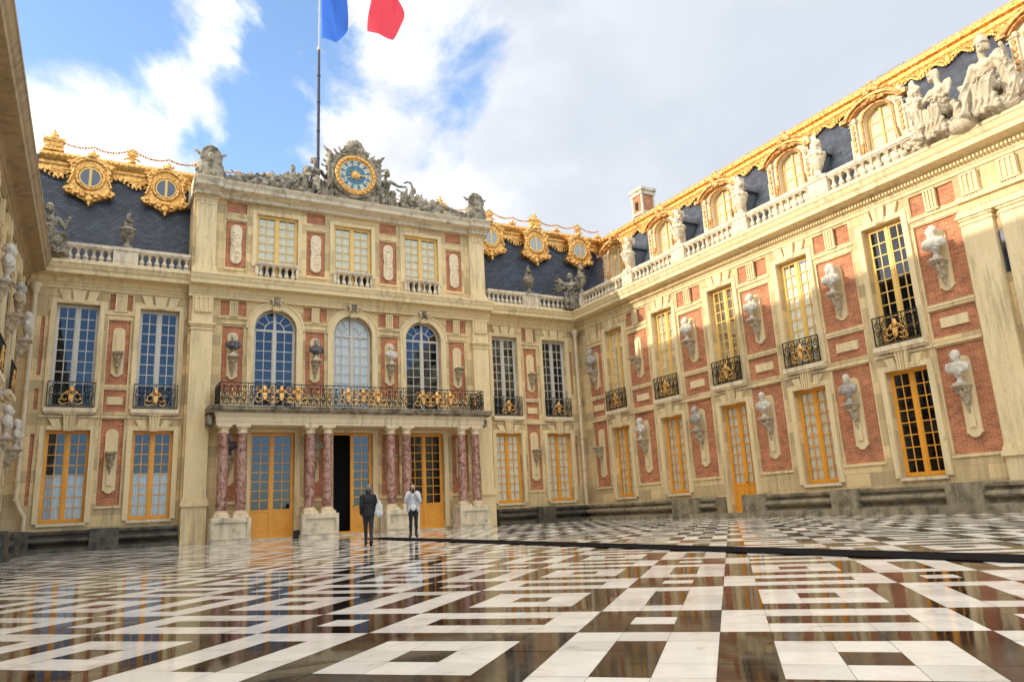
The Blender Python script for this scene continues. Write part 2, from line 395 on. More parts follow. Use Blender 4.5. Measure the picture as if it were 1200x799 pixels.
# ------------------------------------------------------------------ ground
GZ = lambda y: .005*y
gm = MB(); gm.quad((-900,-900,-.35),(900,-900,-.35),(900,900,-.35),(-900,900,-.35))
gmat = plain('courtyard_gravel', (.33,.29,.24), .9, var=.25, scale=1.5, bmp=.4)
structure(gm.build('ground', gmat))
def paving():
    PU, PV, V0 = .2835, .298, 4.76
    bmw = MB(); q = math.sqrt(.5); mats = []
    sub = MB()
    for i in range(-110, 110):
        for j in range(-40, 220):
            u0, u1 = (i-.5)*PU, (i+.5)*PU; a0, a1 = V0+j*PV, V0+(j+1)*PV
            if a1 < -9: continue
            uc, vc = (u0+u1)/2, (a0+a1)/2
            x = (uc+vc)*q; y = (vc-uc)*q - 32.53
            if x < -4 or x > 24 or y > 1 or y < -40: continue
            c, r = i % 8, j % 8; cM = c >= 5; rM = r <= 2
            if cM and rM: wh = (c == 6 and r == 1)
            elif cM: wh = not (c == 6 and r in (4,5,6))
            elif rM: wh = not (r == 1 and c in (1,2,3))
            else: wh = (c in (1,2,3) and r in (4,5,6) and not (c == 2 and r == 5))
            g = .0012; vs = []
            t = rnd.gauss(0,.0003)
            for uu, vv in ((u0+g,a0+g),(u1-g,a0+g),(u1-g,a1-g),(u0+g,a1-g)):
                X = (uu+vv)*q; Y = (vv-uu)*q - 32.53
                vs.append((X, Y, GZ(Y) + t + rnd.gauss(0,.00034)))
            bmw.add(vs, [(0,1,2,3)]); mats.append(0 if wh else 1)
    me = bpy.data.meshes.new('marble_paving'); me.from_pydata(bmw.v, [], bmw.f)
    me.materials.append(WT); me.materials.append(DT); me.polygons.foreach_set('material_index', mats); me.update()
    structure(link('marble_paving', me))
    sub.quad((-4,-40,GZ(-40)-.004),(24,-40,GZ(-40)-.004),(24,1,GZ(1)-.004),(-4,1,GZ(1)-.004))
    structure(sub.build('paving_joints', plain('wet_joint_mortar', (.03,.027,.022), .5)))
paving()

# black ribbed mat along the court
def mat_runner():
    m, nt, b = mat_new('ribbed_rubber'); g = nd(nt, 'ShaderNodeNewGeometry'); s = nd(nt, 'ShaderNodeSeparateXYZ'); nt.links.new(g.outputs['Position'], s.inputs[0])
    wv = math_(nt, 'SINE', math_(nt, 'MULTIPLY', s.outputs[1], 60))
    b.inputs['Base Color'].default_value = (.010,.008,.008,1); b.inputs['Roughness'].default_value = .9; b.inputs['Specular IOR Level'].default_value = .05
    bump(nt, b, wv, .8, .02)
    mb = MB(); n = 60
    for k in range(n):
        y0, y1 = -31+ (23.6)*k/n, -31+23.6*(k+1)/n
        mb.add([(8.0,y0,GZ(y0)+.003),(8.86,y0,GZ(y0)+.003),(8.86,y1,GZ(y1)+.003),(8.0,y1,GZ(y1)+.003),
                (8.0,y0,GZ(y0)+.014),(8.86,y0,GZ(y0)+.014),(8.86,y1,GZ(y1)+.014),(8.0,y1,GZ(y1)+.014)],
               [(4,5,6,7),(0,4,7,3),(1,2,6,5)] + ([(0,1,5,4)] if k == 0 else []) + ([(3,7,6,2)] if k == n-1 else []))
    o = mb.build('floor_mat', m); tag(o, 'long narrow black ribbed mat laid across the wet marble floor', 'mat')
mat_runner()

# ------------------------------------------------------------------ reusable facade pieces (local: x along wall, -y outward)
def wall_grid(mb, x0, x1, z0, z1, holes, y=0.0):
    """holes: (x0,x1,z0,z1,depth,closed)"""
    xs = sorted({x0, x1} | {h[0] for h in holes} | {h[1] for h in holes}); zs = sorted({z0, z1} | {h[2] for h in holes} | {h[3] for h in holes})
    xs = [x for x in xs if x0-1e-6 <= x <= x1+1e-6]; zs = [z for z in zs if z0-1e-6 <= z <= z1+1e-6]
    for i in range(len(xs)-1):
        run = None
        for j in range(len(zs)-1):
            cx, cz = (xs[i]+xs[i+1])/2, (zs[j]+zs[j+1])/2
            solid = not any(h[0] < cx < h[1] and h[2] < cz < h[3] for h in holes)
            if solid and run is None: run = zs[j]
            if run is not None and (not solid):
                mb.quad((xs[i],y,run),(xs[i+1],y,run),(xs[i+1],y,zs[j]),(xs[i],y,zs[j])); run = None
        if run is not None: mb.quad((xs[i],y,run),(xs[i+1],y,run),(xs[i+1],y,z1),(xs[i],y,z1))
    for h in holes:
        a, b, c, d, dep = h[:5]; Y = y+dep
        mb.quad((a,y,c),(a,Y,c),(a,Y,d),(a,y,d)); mb.quad((b,y,c),(b,y,d),(b,Y,d),(b,Y,c))
        mb.quad((a,y,d),(a,Y,d),(b,Y,d),(b,y,d))
        if c > z0+1e-4: mb.quad((a,y,c),(b,y,c),(b,Y,c),(a,Y,c))

def make_window(name, w, h, rows, fmat, panel=0, curtain=None, cmat=None, cols=2, handle=False, open_left=False):
    fr = MB(); hw = w/2; st = .065
    fr.box(-hw,-hw+st,-.0,.09,0,h); fr.box(hw-st,hw,-.0,.09,0,h); fr.box(-hw+st,hw-st,0,.09,h-st,h); fr.box(-hw+st,hw-st,-.02,.09,0,.1)
    me = MB()
    fr.box(-.055,.055,-.018,.07,.1,h-st)
    pz = .1 + panel
    for s in (-1, 1):
        if open_left and s == -1: continue
        a, b = (-hw+st, -.055) if s < 0 else (.055, hw-st)
        fr.box(a,a+.045,.012,.06,.1,h-st); fr.box(b-.045,b,.012,.06,.1,h-st); fr.box(a+.045,b-.045,.012,.06,h-st-.05,h-st); fr.box(a+.045,b-.045,.012,.06,.1,.16)
        ia, ib = a+.045, b-.045
        if panel:
            fr.box(ia,ib,.035,.055,.16,pz-.04); fr.box(ia,ib,.012,.06,pz-.04,pz+.05)
            fr.box(ia+.09,ib-.09,.018,.04,.27,pz-.15)
        zb = pz+.05 if panel else .16; zt = h-st-.05
        for k in range(1, rows):
            z = zb+(zt-zb)*k/rows; fr.box(ia,ib,.022,.055,z-.016,z+.016)
        for k in range(1, cols):
            x = ia+(ib-ia)*k/cols; fr.box(x-.016,x+.016,.0235,.0535,zb,zt)
    f = fr.build(name, fmat)
    gl = MB()
    for s in (-1, 1):
        if open_left and s == -1: continue
        a, b = (-hw+st, -.055) if s < 0 else (.055, hw-st)
        gl.quad((a,.04,pz),(b,.04,pz),(b,.04,h-st),(a,.04,h-st))
    gl.build('pane', GLASSC if (fmat.name == 'pale_ochre_paint' or (curtain and cmat is not None and cmat.name.startswith('green'))) else GLASS, f)
    if curtain:
        c = MB(); n = 60; z0, z1 = curtain
        vs = []
        for k in range(n+1):
            x = -hw+.07+(w-.14)*k/n; y = .088+.012*math.sin(k*1.25)+.008*math.sin(k*.37+1)
            vs += [(x,y,z0),(x,y,z1)]
        c.add(vs, [(2*k,2*k+2,2*k+3,2*k+1) for k in range(n)], True); c.build('curtain', cmat or CLOTHW, f)
    if handle:
        hb = MB(); hb.cap((.09,-.0,1.15),(.09,-.05,1.15),.012,.012); hb.ell((.09,-.06,1.15),.028); hb.build('handle', IRON, f)
    return f
def stash(o):                      # keep a prototype out of the scene
    for c in list(o.children): stash(c)
PROTO = []
def proto(o): PROTO.append(o); return o
def place(p, parent, loc, rz=0): return copy_tree(p, parent, loc, rz)

def scrollpts(cx, cz, r, turns=1.4, n=14, s=1, y=0, a0=0):
    return [(cx+s*r*(1-.72*k/n)*math.cos(a0+turns*2*PI*k/n), y, cz+r*(1-.72*k/n)*math.sin(a0+turns*2*PI*k/n)) for k in range(n+1)]
def gold_mask_mesh(k=1.0, seed=0):
    g = MB()
    g.ell((0,0,.58),(.1,.06,.11)); g.ell((0,-.05,.56),(.03,.03,.04)); g.box(-.085,.085,-.05,.03,.2,.44); g.ell((0,-.01,.17),(.07,.05,.06))
    g.ell((0,0,.69),(.07,.04,.05))
    for s in (-1, 1):
        g.tube([(s*.1,0,.42),(s*.2,0,.48),(s*.3,0,.4),(s*.3,0,.26),(s*.2,0,.2),(s*.14,0,.27)], .028)
        g.tube([(s*.28,0,.3),(s*.38,0,.22),(s*.4,0,.12),(s*.3,0,.08)], .025)
        g.tube([(s*.1,0,.12),(s*.2,0,.06),(s*.32,0,.05)], .022); g.ell((s*.15,0,.52),(.06,.03,.045),(0,s*.6,0))
    me = sculpt(g, .012, 1, seed=seed); me.transform(Matrix.Scale(k, 4)); return me
GMASK = None
def make_railing(w, h=.98):
    r = MB(); hw = w/2
    r.box(-hw,hw,-.02,.02,h-.035,h); r.box(-hw,hw,-.015,.015,.08,.105); r.box(-hw,hw,-.018,.018,0,.03)
    r.box(-hw,-hw+.03,-.02,.02,.03,h-.035); r.box(hw-.03,hw,-.02,.02,.03,h-.035)
    nb = max(3, round(w/.27)); st = (w-.06)/nb
    for k in range(1, nb): x = -hw+.03+st*k; r.box(x-.013,x+.013,-.012,.012,.03,h-.035)
    for k in range(nb):
        x = -hw+.03+st*(k+.5); q = st*.40
        r.tube(scrollpts(x,h*.72,q,1.3,12,1), .014, 4); r.tube(scrollpts(x,h*.42,q,1.3,12,-1,a0=2), .014, 4); r.tube(scrollpts(x,h*.2,q*.7,1.2,10,1), .013, 4); r.tube(scrollpts(x+q*.3,h*.88,q*.5,1.2,8,1), .011, 4); r.box(x-q*.95,x+q*.95,-.007,.007,h*.3,h*.3+.014)
        r.tube([(x+q*math.cos(a*PI/5),0,h*.56+q*.6*math.sin(a*PI/5)) for a in range(10)], .012, 4, True)
        r.box(x-q*.9,x+q*.9,-.006,.006,.045,.06)
        for j in (-1,1): r.tube([(x,0,h*.3),(x+j*q,0,h*.52),(x,0,h*.86)], .011, 4)
    return r

def plaque(mb, x, z0, z1, w, y=-.0, t=.05):
    hw = w/2; pts = [(x-hw, z0+hw*.9)]
    for k in range(13):
        a = PI - PI*k/12; pts.append((x+hw*math.cos(a), z1-hw+hw*math.sin(a)))
    pts.append((x+hw, z0+hw*.9)); pts.append((x+hw*1.12, z0+hw*.7)); pts.append((x+hw*.75, z0+hw*.45))
    for k in range(1, 8):
        a = -PI*k/8; pts.append((x+hw*.7*math.cos(a), z0+hw*.55+hw*.55*math.sin(a)))
    pts.append((x-hw*.75, z0+hw*.45)); pts.append((x-hw*1.12, z0+hw*.7))
    mb.prism(pts, y-t, y)
def bracket_mesh():
    b = MB()
    b.box(-.24,.24,-.46,.0,.0,-.05) if False else None
    b.box(-.23,.23,-.44,0,-.06,0); b.box(-.19,.19,-.38,0,-.11,-.055)
    b.prism([(-.16,-.10),(.16,-.10),(.13,-.34),(.06,-.52),(-.06,-.52),(-.13,-.34)], -.2, 0)
    b.ell((0,-.2,-.2),(.13,.13,.12)); b.cap((0,-.26,-.2),(0,-.1,-.5),.1,.055); b.ell((0,-.08,-.58),(.05,.06,.09)); b.ell((0,-.06,-.7),(.03,.04,.06))
    for s in (-1,1): b.ell((s*.14,-.22,-.17),(.06,.12,.07)); b.ell((s*.1,-.1,-.4),(.05,.07,.07))
    return sculpt(b, .016, 1, amp=.012, freq=14)
BRACKET = None

# ---------------------------------------------------------------- busts
def bust(kind, headmat, torsomat, turn, scale, loc, rz, label, lvl, seed):
    e = empty('bust', loc, rz); tag(e, label, 'bust', 'busts on wall brackets around the court')
    s = MB(); s.box(-.13,.13,-.13,.13,0,.05); s.lathe([(.11,.05),(.115,.07),(.07,.11),(.055,.15),(.07,.2),(.10,.22)], seg=14)
    o = s.build('socle', torsomat if kind != 'headwhite' else WMARB, e)
    t = MB()
    t.ell((0,.0,.40),(.19,.12,.20)); t.ell((0,.0,.52),(.31,.15,.13)); t.ell((.22,.0,.46),(.11,.12,.15)); t.ell((-.22,.0,.46),(.11,.12,.15)); t.ell((0,-.03,.42),(.24,.13,.14)); t.cap((0,0,.28),(0,.0,.2),.1,.07)
    if kind != 'armour':
        t.cap((-.24,-.04,.56),(.16,-.12,.34),.05,.045); t.cap((-.26,-.02,.48),(.1,-.12,.28),.045,.03); t.cap((-.12,-.1,.58),(.2,-.06,.55),.04,.05); t.cap((.26,-.02,.5),(.12,-.08,.28),.05,.03)
    else:
        t.ell((.24,0,.53),(.08,.1,.08)); t.ell((-.24,0,.53),(.08,.1,.08)); t.cap((-.14,-.1,.58),(.14,-.1,.58),.035,.035)
    t.cap((0,.01,.56),(0,.0,.69),.095,.078)
    tm = sculpt(t, .015, 1, fold=.012, ffreq=46, amp=.006, freq=9, seed=seed); link('torso', tm, torsomat, e)
    h = MB(); h.M = Matrix.Translation((0,-.02,.79)) @ Euler((.05,0,turn)).to_matrix().to_4x4() @ Matrix.Scale(1.22, 4)
    h.cap((0,.01,-.14),(0,0,-.04),.062,.06)
    h.ell((0,.0,.01),(.083,.105,.12)); h.ell((0,-.075,-.04),(.05,.045,.06)); h.cap((0,-.1,.03),(0,-.128,-.015),.014,.02); h.ell((0,-.085,.05),(.06,.03,.018))
    h.ell((0,-.098,-.052),(.026,.018,.012)); h.ell((0,-.088,-.095),(.03,.025,.022))
    for sgn in (-1,1): h.ell((sgn*.085,.01,0),(.014,.02,.033)); h.ell((sgn*.034,-.092,.022),(.014,.01,.009))
    if kind == 'wig':
        h.ell((0,.04,.05),(.13,.13,.13)); h.ell((.11,.03,-.08),(.05,.07,.12)); h.ell((-.11,.03,-.08),(.05,.07,.12))
    elif seed % 3 == 0:
        h.ell((0,-.07,-.1),(.055,.05,.07)); h.ell((0,.025,.04),(.098,.11,.11))
    else: h.ell((0,.03,.04),(.098,.108,.108)); h.ell((0,.11,.0),(.05,.05,.05))
    hm = sculpt(h, .010, 0, amp=.004, freq=34, seed=seed+3); link('head', hm, headmat, e)
    e.scale = (scale,)*3
    return e

# ---------------------------------------------------------------- cornice profiles (y negative = outward)
def cornice(mb, x0, x1, zb, zt, pr, y0=0.0):
    h = zt-zb
    prof = [(0,0),(-.06,0),(-.06,.12),(-.10,.14),(-.14,.24),(-.20,.26),(-.22,.42),(-.30,.46),(-.80,.50),(-.82,.66),(-.88,.72),(-.96,.88),(-1.0,.90),(-1.0,1.0),(0,1.0)]
    mb.sweep([(y0+a*pr, zb+b*h) for a, b in prof], x0, x1)
def pilaster(mb, cx, w, z0, z1, y=0, d=.14, base=True, fl=False):
    hw = w/2
    mb.box(cx-hw,cx+hw,y-d,y,z0,z1)
    if base:
        mb.box(cx-hw-.1,cx+hw+.1,y-d-.1,y,z0-.02,z0+.14); mb.box(cx-hw-.06,cx+hw+.06,y-d-.06,y,z0+.14,z0+.24); mb.box(cx-hw-.03,cx+hw+.03,y-d-.03,y,z0+.24,z0+.32)
    mb.box(cx-hw-.04,cx+hw+.04,y-d-.04,y,z1-.30,z1-.24); mb.box(cx-hw-.05,cx+hw+.05,y-d-.05,y,z1-.16,z1-.08); mb.box(cx-hw-.10,cx+hw+.10,y-d-.10,y,z1-.08,z1)
def triglyph(mb, cx, w, z0, z1, y=0, d=.05, n=3):
    mb.box(cx-w/2,cx+w/2,y-d,y,z0,z1); gw = w/(n*2+1)
    for k in range(n+1): x = cx-w/2+gw*(2*k); mb.box(x,x+gw,y-d-.045,y-d,z0+.0,z1)
    mb.box(cx-w/2,cx+w/2,y-d-.05,y-d,z1-.06,z1+.0)
    mb.box(cx-w/2-.03,cx+w/2+.03,y-d-.03,y,z0-.06,z0); 
    for k in range(5): x = cx-w/2+.03+(w-.06)*k/5; mb.box(x,x+.03,y-d,y,z0-.12,z0-.06)
def baluster_mesh(h):
    m = MB(); k = h
    m.box(-.095,.095,-.095,.095,0,.1*k); m.lathe([(.07,.1*k),(.05,.14*k),(.075,.18*k),(.108,.3*k),(.10,.40*k),(.06,.54*k),(.042,.66*k),(.062,.7*k),(.042,.74*k),(.06,.84*k),(.075,.9*k)], seg=12)
    m.box(-.085,.085,-.085,.085,.9*k,k); return m.mesh('baluster')
BALM = baluster_mesh(.50); BALM.materials.append(BAL)
def balustrade(parent, segs, posts, y=-.35, z0=10.9, mat=BAL, x_end=None, h=.85, pd=.17, per=.37, bh=.16, rh=.19):
    """segs: (x0,x1) baluster runs; posts (x0,x1)"""
    b = MB(); xa = min([s[0] for s in segs]+[p[0] for p in posts]); xb = max([s[1] for s in segs]+[p[1] for p in posts])
    b.box(xa,xb,y-.17,y+.17,z0,z0+bh); 
    for s0, s1 in segs:
        b.box(s0,s1,y-.13,y+.13,z0+h-rh,z0+h-rh+.06); b.box(s0,s1,y-.165,y+.165,z0+h-rh+.06,z0+h)
    for p0, p1 in posts:
        b.box(p0,p1,y-pd,y+pd,z0+.16,z0+h-.13); b.box(p0-.02,p1+.02,y-pd-.03,y+pd+.03,z0+h-.13,z0+h+.004)
        b.box(p0+.1,p1-.1,y-pd-.012,y-pd,z0+.24,z0+h-.2)
    o = b.build('balustrade', mat, parent)
    for s0, s1 in segs:
        n = max(2, round((s1-s0)/per)); st = (s1-s0)/n
        for k in range(n): q_ = link('baluster', BALM, None, o, (s0+st*(k+.5), y, z0+bh)); q_.scale = (1,1,(h-rh-bh)/.5)
    return o

# ---------------------------------------------------------------- roof pieces
def slope_fn(y0, z0, y1, z1):
    d = Vector((0, y1-y0, z1-z0)).normalized(); n = Vector((0, -d.z, d.y))
    return lambda x, s, off=0: Vector((x, y1, z1)) - d*s + n*off     # s = distance down from the ridge
def lambrequin(mb, x0, x1, fn, period, drop=.62, t=.06, off=.02):
    n = max(1, round((x1-x0)/period)); p = (x1-x0)/n
    shape = [(0,.34),(.06,.44),(.13,.40),(.17,.5),(.25,.47),(.29,.62),(.36,.60),(.40,.78),(.46,.86),(.5,1.0)]
    full = shape + [(1-a, b) for a, b in reversed(shape[:-1])]
    for k in range(n):
        xa = x0+p*k
        top = [(xa, 0), (xa+p, 0)]
        pts = [(xa+a*p, b*drop) for a, b in full]
        poly = [(xa,0)] + pts + [(xa+p,0)]
        m = len(poly); vs = [fn(x, s, off) for x, s in poly] + [fn(x, s, off+t) for x, s in poly]
        mb.add(vs, [list(range(m)), list(range(2*m-1,m-1,-1))] + [(i,i+m,(i+1)%m+m,(i+1)%m) for i in range(m)])
        for q in range(9):
            uu = (q+.5)/9; c = fn(xa+p*uu, drop*(.42+.5*math.sin(PI*uu)**1.5), off+t*.6); mb.ell(c, (.055,.05,.085), (0,(uu-.5)*2,0), seg=6, rings=5)
        for q in range(3):
            c = fn(xa+p*(.5), drop*(.35+.2*q), off+t); mb.ell(c, (.07-.012*q,.05,.06), seg=8, rings=5)
        for sg in (-1,1):
            mb.tube([fn(xa+p*(.5+sg*(.16+.1*math.cos(a))), drop*(.38+.13*math.sin(a)), off+t) for a in (0,1,2,3,4,5)], .03, 5)
            c = fn(xa+p*(.5+sg*.36), drop*.3, off+t); mb.ell(c, (.05,.04,.05), seg=6, rings=5)
def finial_basket():
    m = MB(); m.box(-.42,.42,-.15,.15,-.1,.42); m.box(-.48,.48,-.19,.19,.42,.5); m.box(-.46,.46,-.18,.18,-.1,-.02)
    for k in range(5): m.ell((-.3+.15*k,-.15,.2),(.06,.05,.1))
    m.ell((0,0,.62),(.33,.13,.13)); m.ell((0,0,.82),(.2,.1,.12)); m.ell((0,0,1.0),(.09,.06,.16))
    for s in (-1,1): m.cap((s*.25,0,.62),(s*.5,0,.72),.05,.03); m.cap((s*.15,0,.85),(s*.32,0,.92),.04,.02); m.ell((s*.4,0,.57),(.08,.08,.06))
    return sculpt(m, .024, 1, amp=.03, freq=11)
def finial_mask():
    m = MB(); m.lathe([(.16,-.1),(.2,0),(.1,.12),(.13,.2)], seg=10); m.ell((0,0,.42),(.2,.13,.22)); m.ell((0,-.12,.4),(.05,.06,.07))
    for k in range(11):
        a = PI*(k/10)*1.2-.3; m.cap((.15*math.cos(a),0,.42+.15*math.sin(a)),(.33*math.cos(a),0,.42+.36*math.sin(a)),.05,.02)
    for s in (-1,1): m.cap((s*.15,0,.2),(s*.38,0,.1),.06,.05)
    return sculpt(m, .022, 1, amp=.02, freq=12)
def finial_small():
    m = MB(); m.ell((0,0,.02),(.26,.12,.1)); m.ell((0,0,.15),(.13,.09,.1)); m.ell((0,0,.28),(.05,.04,.07))
    for s in (-1,1): m.ell((s*.22,0,.06),(.08,.07,.09))
    return sculpt(m, .02, 1, amp=.02, freq=12)
FB, FM, FS = finial_basket(), finial_mask(), finial_small()
for f in (FB, FM, FS): f.materials.append(GOLD); f.transform(Matrix.Diagonal((.82,.82,.80,1)))
def rope(mb, a, b, sag, r=.045, n=14):
    a = Vector(a); b = Vector(b)
    for k in range(n+1):
        t = k/n; p = a.lerp(b, t); p.z -= sag*4*t*(1-t)
        mb.ell(p, (r*1.25, r, r*(1+.3*(k%2))), (rnd.random(),rnd.random(),0), seg=6, rings=4)

def oculus_mesh():
    m = MB()
    out = [(-.42,-1.02),(-.55,-.92),(-.88,-.86),(-.98,-.62),(-.84,-.38),(-.7,-.12),(-.62,.2),(-.64,.5),(-.9,.62),(-.92,.78),(-.62,.84),(-.36,1.06),(0,1.14)]
    out = [(x*.93, z*.88 if z > 0 else z*.93) for x, z in out]
    poly = out + [(-x,z) for x,z in reversed(out[:-1])] + [(.2,-1.02),(0,-1.25),(-.2,-1.02)]
    m.prism(poly, -.04, .5)
    N = 28
    m.tube([(.5*math.cos(2*PI*k/N),-.06,.5*math.sin(2*PI*k/N)*1.04) for k in range(N)], .06, 8, True)
    m.tube([(.66*math.cos(PI*k/12),-.06,.2+.62*math.sin(PI*k/12)) for k in range(13)], .06, 6)
    m.tube([(.84*math.cos(PI*(.12+.76*k/12)),-.08,.14+.78*math.sin(PI*(.12+.76*k/12))) for k in range(13)], .06, 6)
    for k in range(9): a = PI*(.12+.76*k/8); m.ell((.72*math.cos(a),-.1,.14+.68*math.sin(a)), .05, seg=6, rings=5)
    for s in (-1,1):
        m.tube(scrollpts(s*.78,-.68,.17,1.3,12,s,-.08), .05, 6); m.tube([(s*.62,-.06,.45),(s*.66,-.1,.0),(s*.8,-.1,-.4)], .055, 6)
        m.cap((s*.72,-.08,.58),(s*.86,-.08,.6),.06,.05); m.ell((s*.45,-.08,-.75),(.12,.06,.08),(0,s*.6,0)); m.ell((s*.25,-.08,-.85),(.1,.06,.07))
        m.ell((s*.72,-.06,.3),(.06,.05,.09)); 
        for q in range(4): m.ell((s*(.7+.02*q),-.08,.42-.16*q),.045, seg=6, rings=5)
    m.ell((0,-.1,-.98),(.16,.09,.16)); m.ell((0,-.12,-1.2),(.07,.07,.12)); m.ell((0,-.12,.98),(.13,.09,.12)); m.ell((0,-.1,-.72),(.2,.06,.1))
    return sculpt(m, .024, 1, amp=.02, freq=9)
OCM = oculus_mesh(); OCM.materials.append(GOLD)
def oculus(parent, x, y, z, gl=None):
    o = link('oculus_window', OCM, None, parent, (x,y,z))
    g = MB(); g.prism([(.415*math.cos(2*PI*k/24), .43*math.sin(2*PI*k/24)) for k in range(24)], -.075, -.05); g.build('pane', gl or GDARK, o)
    f = MB(); f.box(-.05,.05,-.11,-.075,-.43,.43)
    for k in range(24):
        a, b = 2*PI*k/24, 2*PI*(k+1)/24
        f.prism([(.37*math.cos(a),.385*math.sin(a)),(.37*math.cos(b),.385*math.sin(b)),(.43*math.cos(b),.45*math.sin(b)),(.43*math.cos(a),.45*math.sin(a))], -.1, -.076)
    f.build('frame', OCHREL, o); return o
def opaque_glass(name, c, ior=1.8):
    m, nt, b = mat_new(name); b.inputs['Base Color'].default_value = (*c,1); b.inputs['Roughness'].default_value = .04; b.inputs['IOR'].default_value = ior; b.inputs['Coat Weight'].default_value = .5; b.inputs['Coat Roughness'].default_value = .02; return m
GDARK = opaque_glass('dark_glass', (.02,.025,.04), 2.0)
GPALE = opaque_glass('blind_behind_glass', (.36,.40,.43), 1.6)
GWARM = opaque_glass('warm_glass', (.55,.47,.34), 1.7)

def urn_mesh(seed):
    m = MB(); m.box(-.2,.2,-.2,.2,0,.08); m.lathe([(.17,.08),(.1,.16),(.09,.24),(.2,.42),(.27,.66),(.25,.84),(.18,.92),(.22,.98),(.2,1.02)], seg=16)
    for k in range(10):
        a = 2*PI*k/10; m.ell((.24*math.cos(a),.24*math.sin(a),.78),(.09,.09,.08))
    for k in range(9):
        a = k*2.4; r = .13*((k%3)/2); m.ell((r*math.cos(a),r*math.sin(a),1.1+.06*(k%4)),(.09,.09,.1))
    m.ell((0,0,1.38),(.08,.08,.13)); m.ell((.05,0,1.5),(.05,.05,.08))
    return sculpt(m, .022, 1, amp=.02, freq=10, seed=seed)
URN = urn_mesh(1)
def urn(loc, label, mat, group, s=1.0, rz=0):
    me = URN.copy(); me.materials.clear(); me.materials.append(mat)
    o = link('urn', me, None, None, loc, rz); o.scale = (s,s,s); tag(o, label, 'urn', group); return o
# ------------------------------------------------------------------ prototypes built in place by the first user, copied afterwards
PR = {}
SHADE_TRIM = stone_mat('shaded_limestone', (.50,.37,.21), (.32,.22,.115), ashlar=False, stain_lo=.5, stain_hi=.75)  # darker brown trim: shade on the left wing cornice put into the colour
def get(kind, builder, parent, loc, rz=0):
    """first call builds the piece in place; later calls copy it with its children"""
    if kind not in PR:
        o = builder(); o.parent = parent; o.location = loc; o.rotation_euler = (0,0,rz); PR[kind] = o; return o
    return copy_tree(PR[kind], parent, loc, rz)

GM = gold_mask_mesh(); GM.materials.append(GOLD)
def rail_builder(w, h=.98, name='railing'):
    def f():
        o = make_railing(w, h).build(name, IRON)
        link('gilded_mask', GM, None, o, (0,-.03,.06)); return o
    return f
BRM = bracket_mesh(); BRM.transform(Matrix.Diagonal((.84,1.12,1.12,1))); BRM.materials.append(BRONZE)
WINW = 1.46
def keystone(mb, x, z0, z1, w0=.3, w1=.42, y=0, d=.16):
    mb.prism([(x-w0/2,z0),(x+w0/2,z0),(x+w1/2,z1),(x-w1/2,z1)], y-d, y)
    for k in (-1.5,-.5,.5,1.5): mb.prism([(x-.026+k*w0*.28,z0),(x+.026+k*w0*.28,z0),(x+.03+k*w1*.27,z1-.0),(x-.03+k*w1*.27,z1-.0)], y-d-.045, y-d)
    mb.box(x-w1/2-.07,x+w1/2+.07,y-d-.07,y,z1,z1+.09)
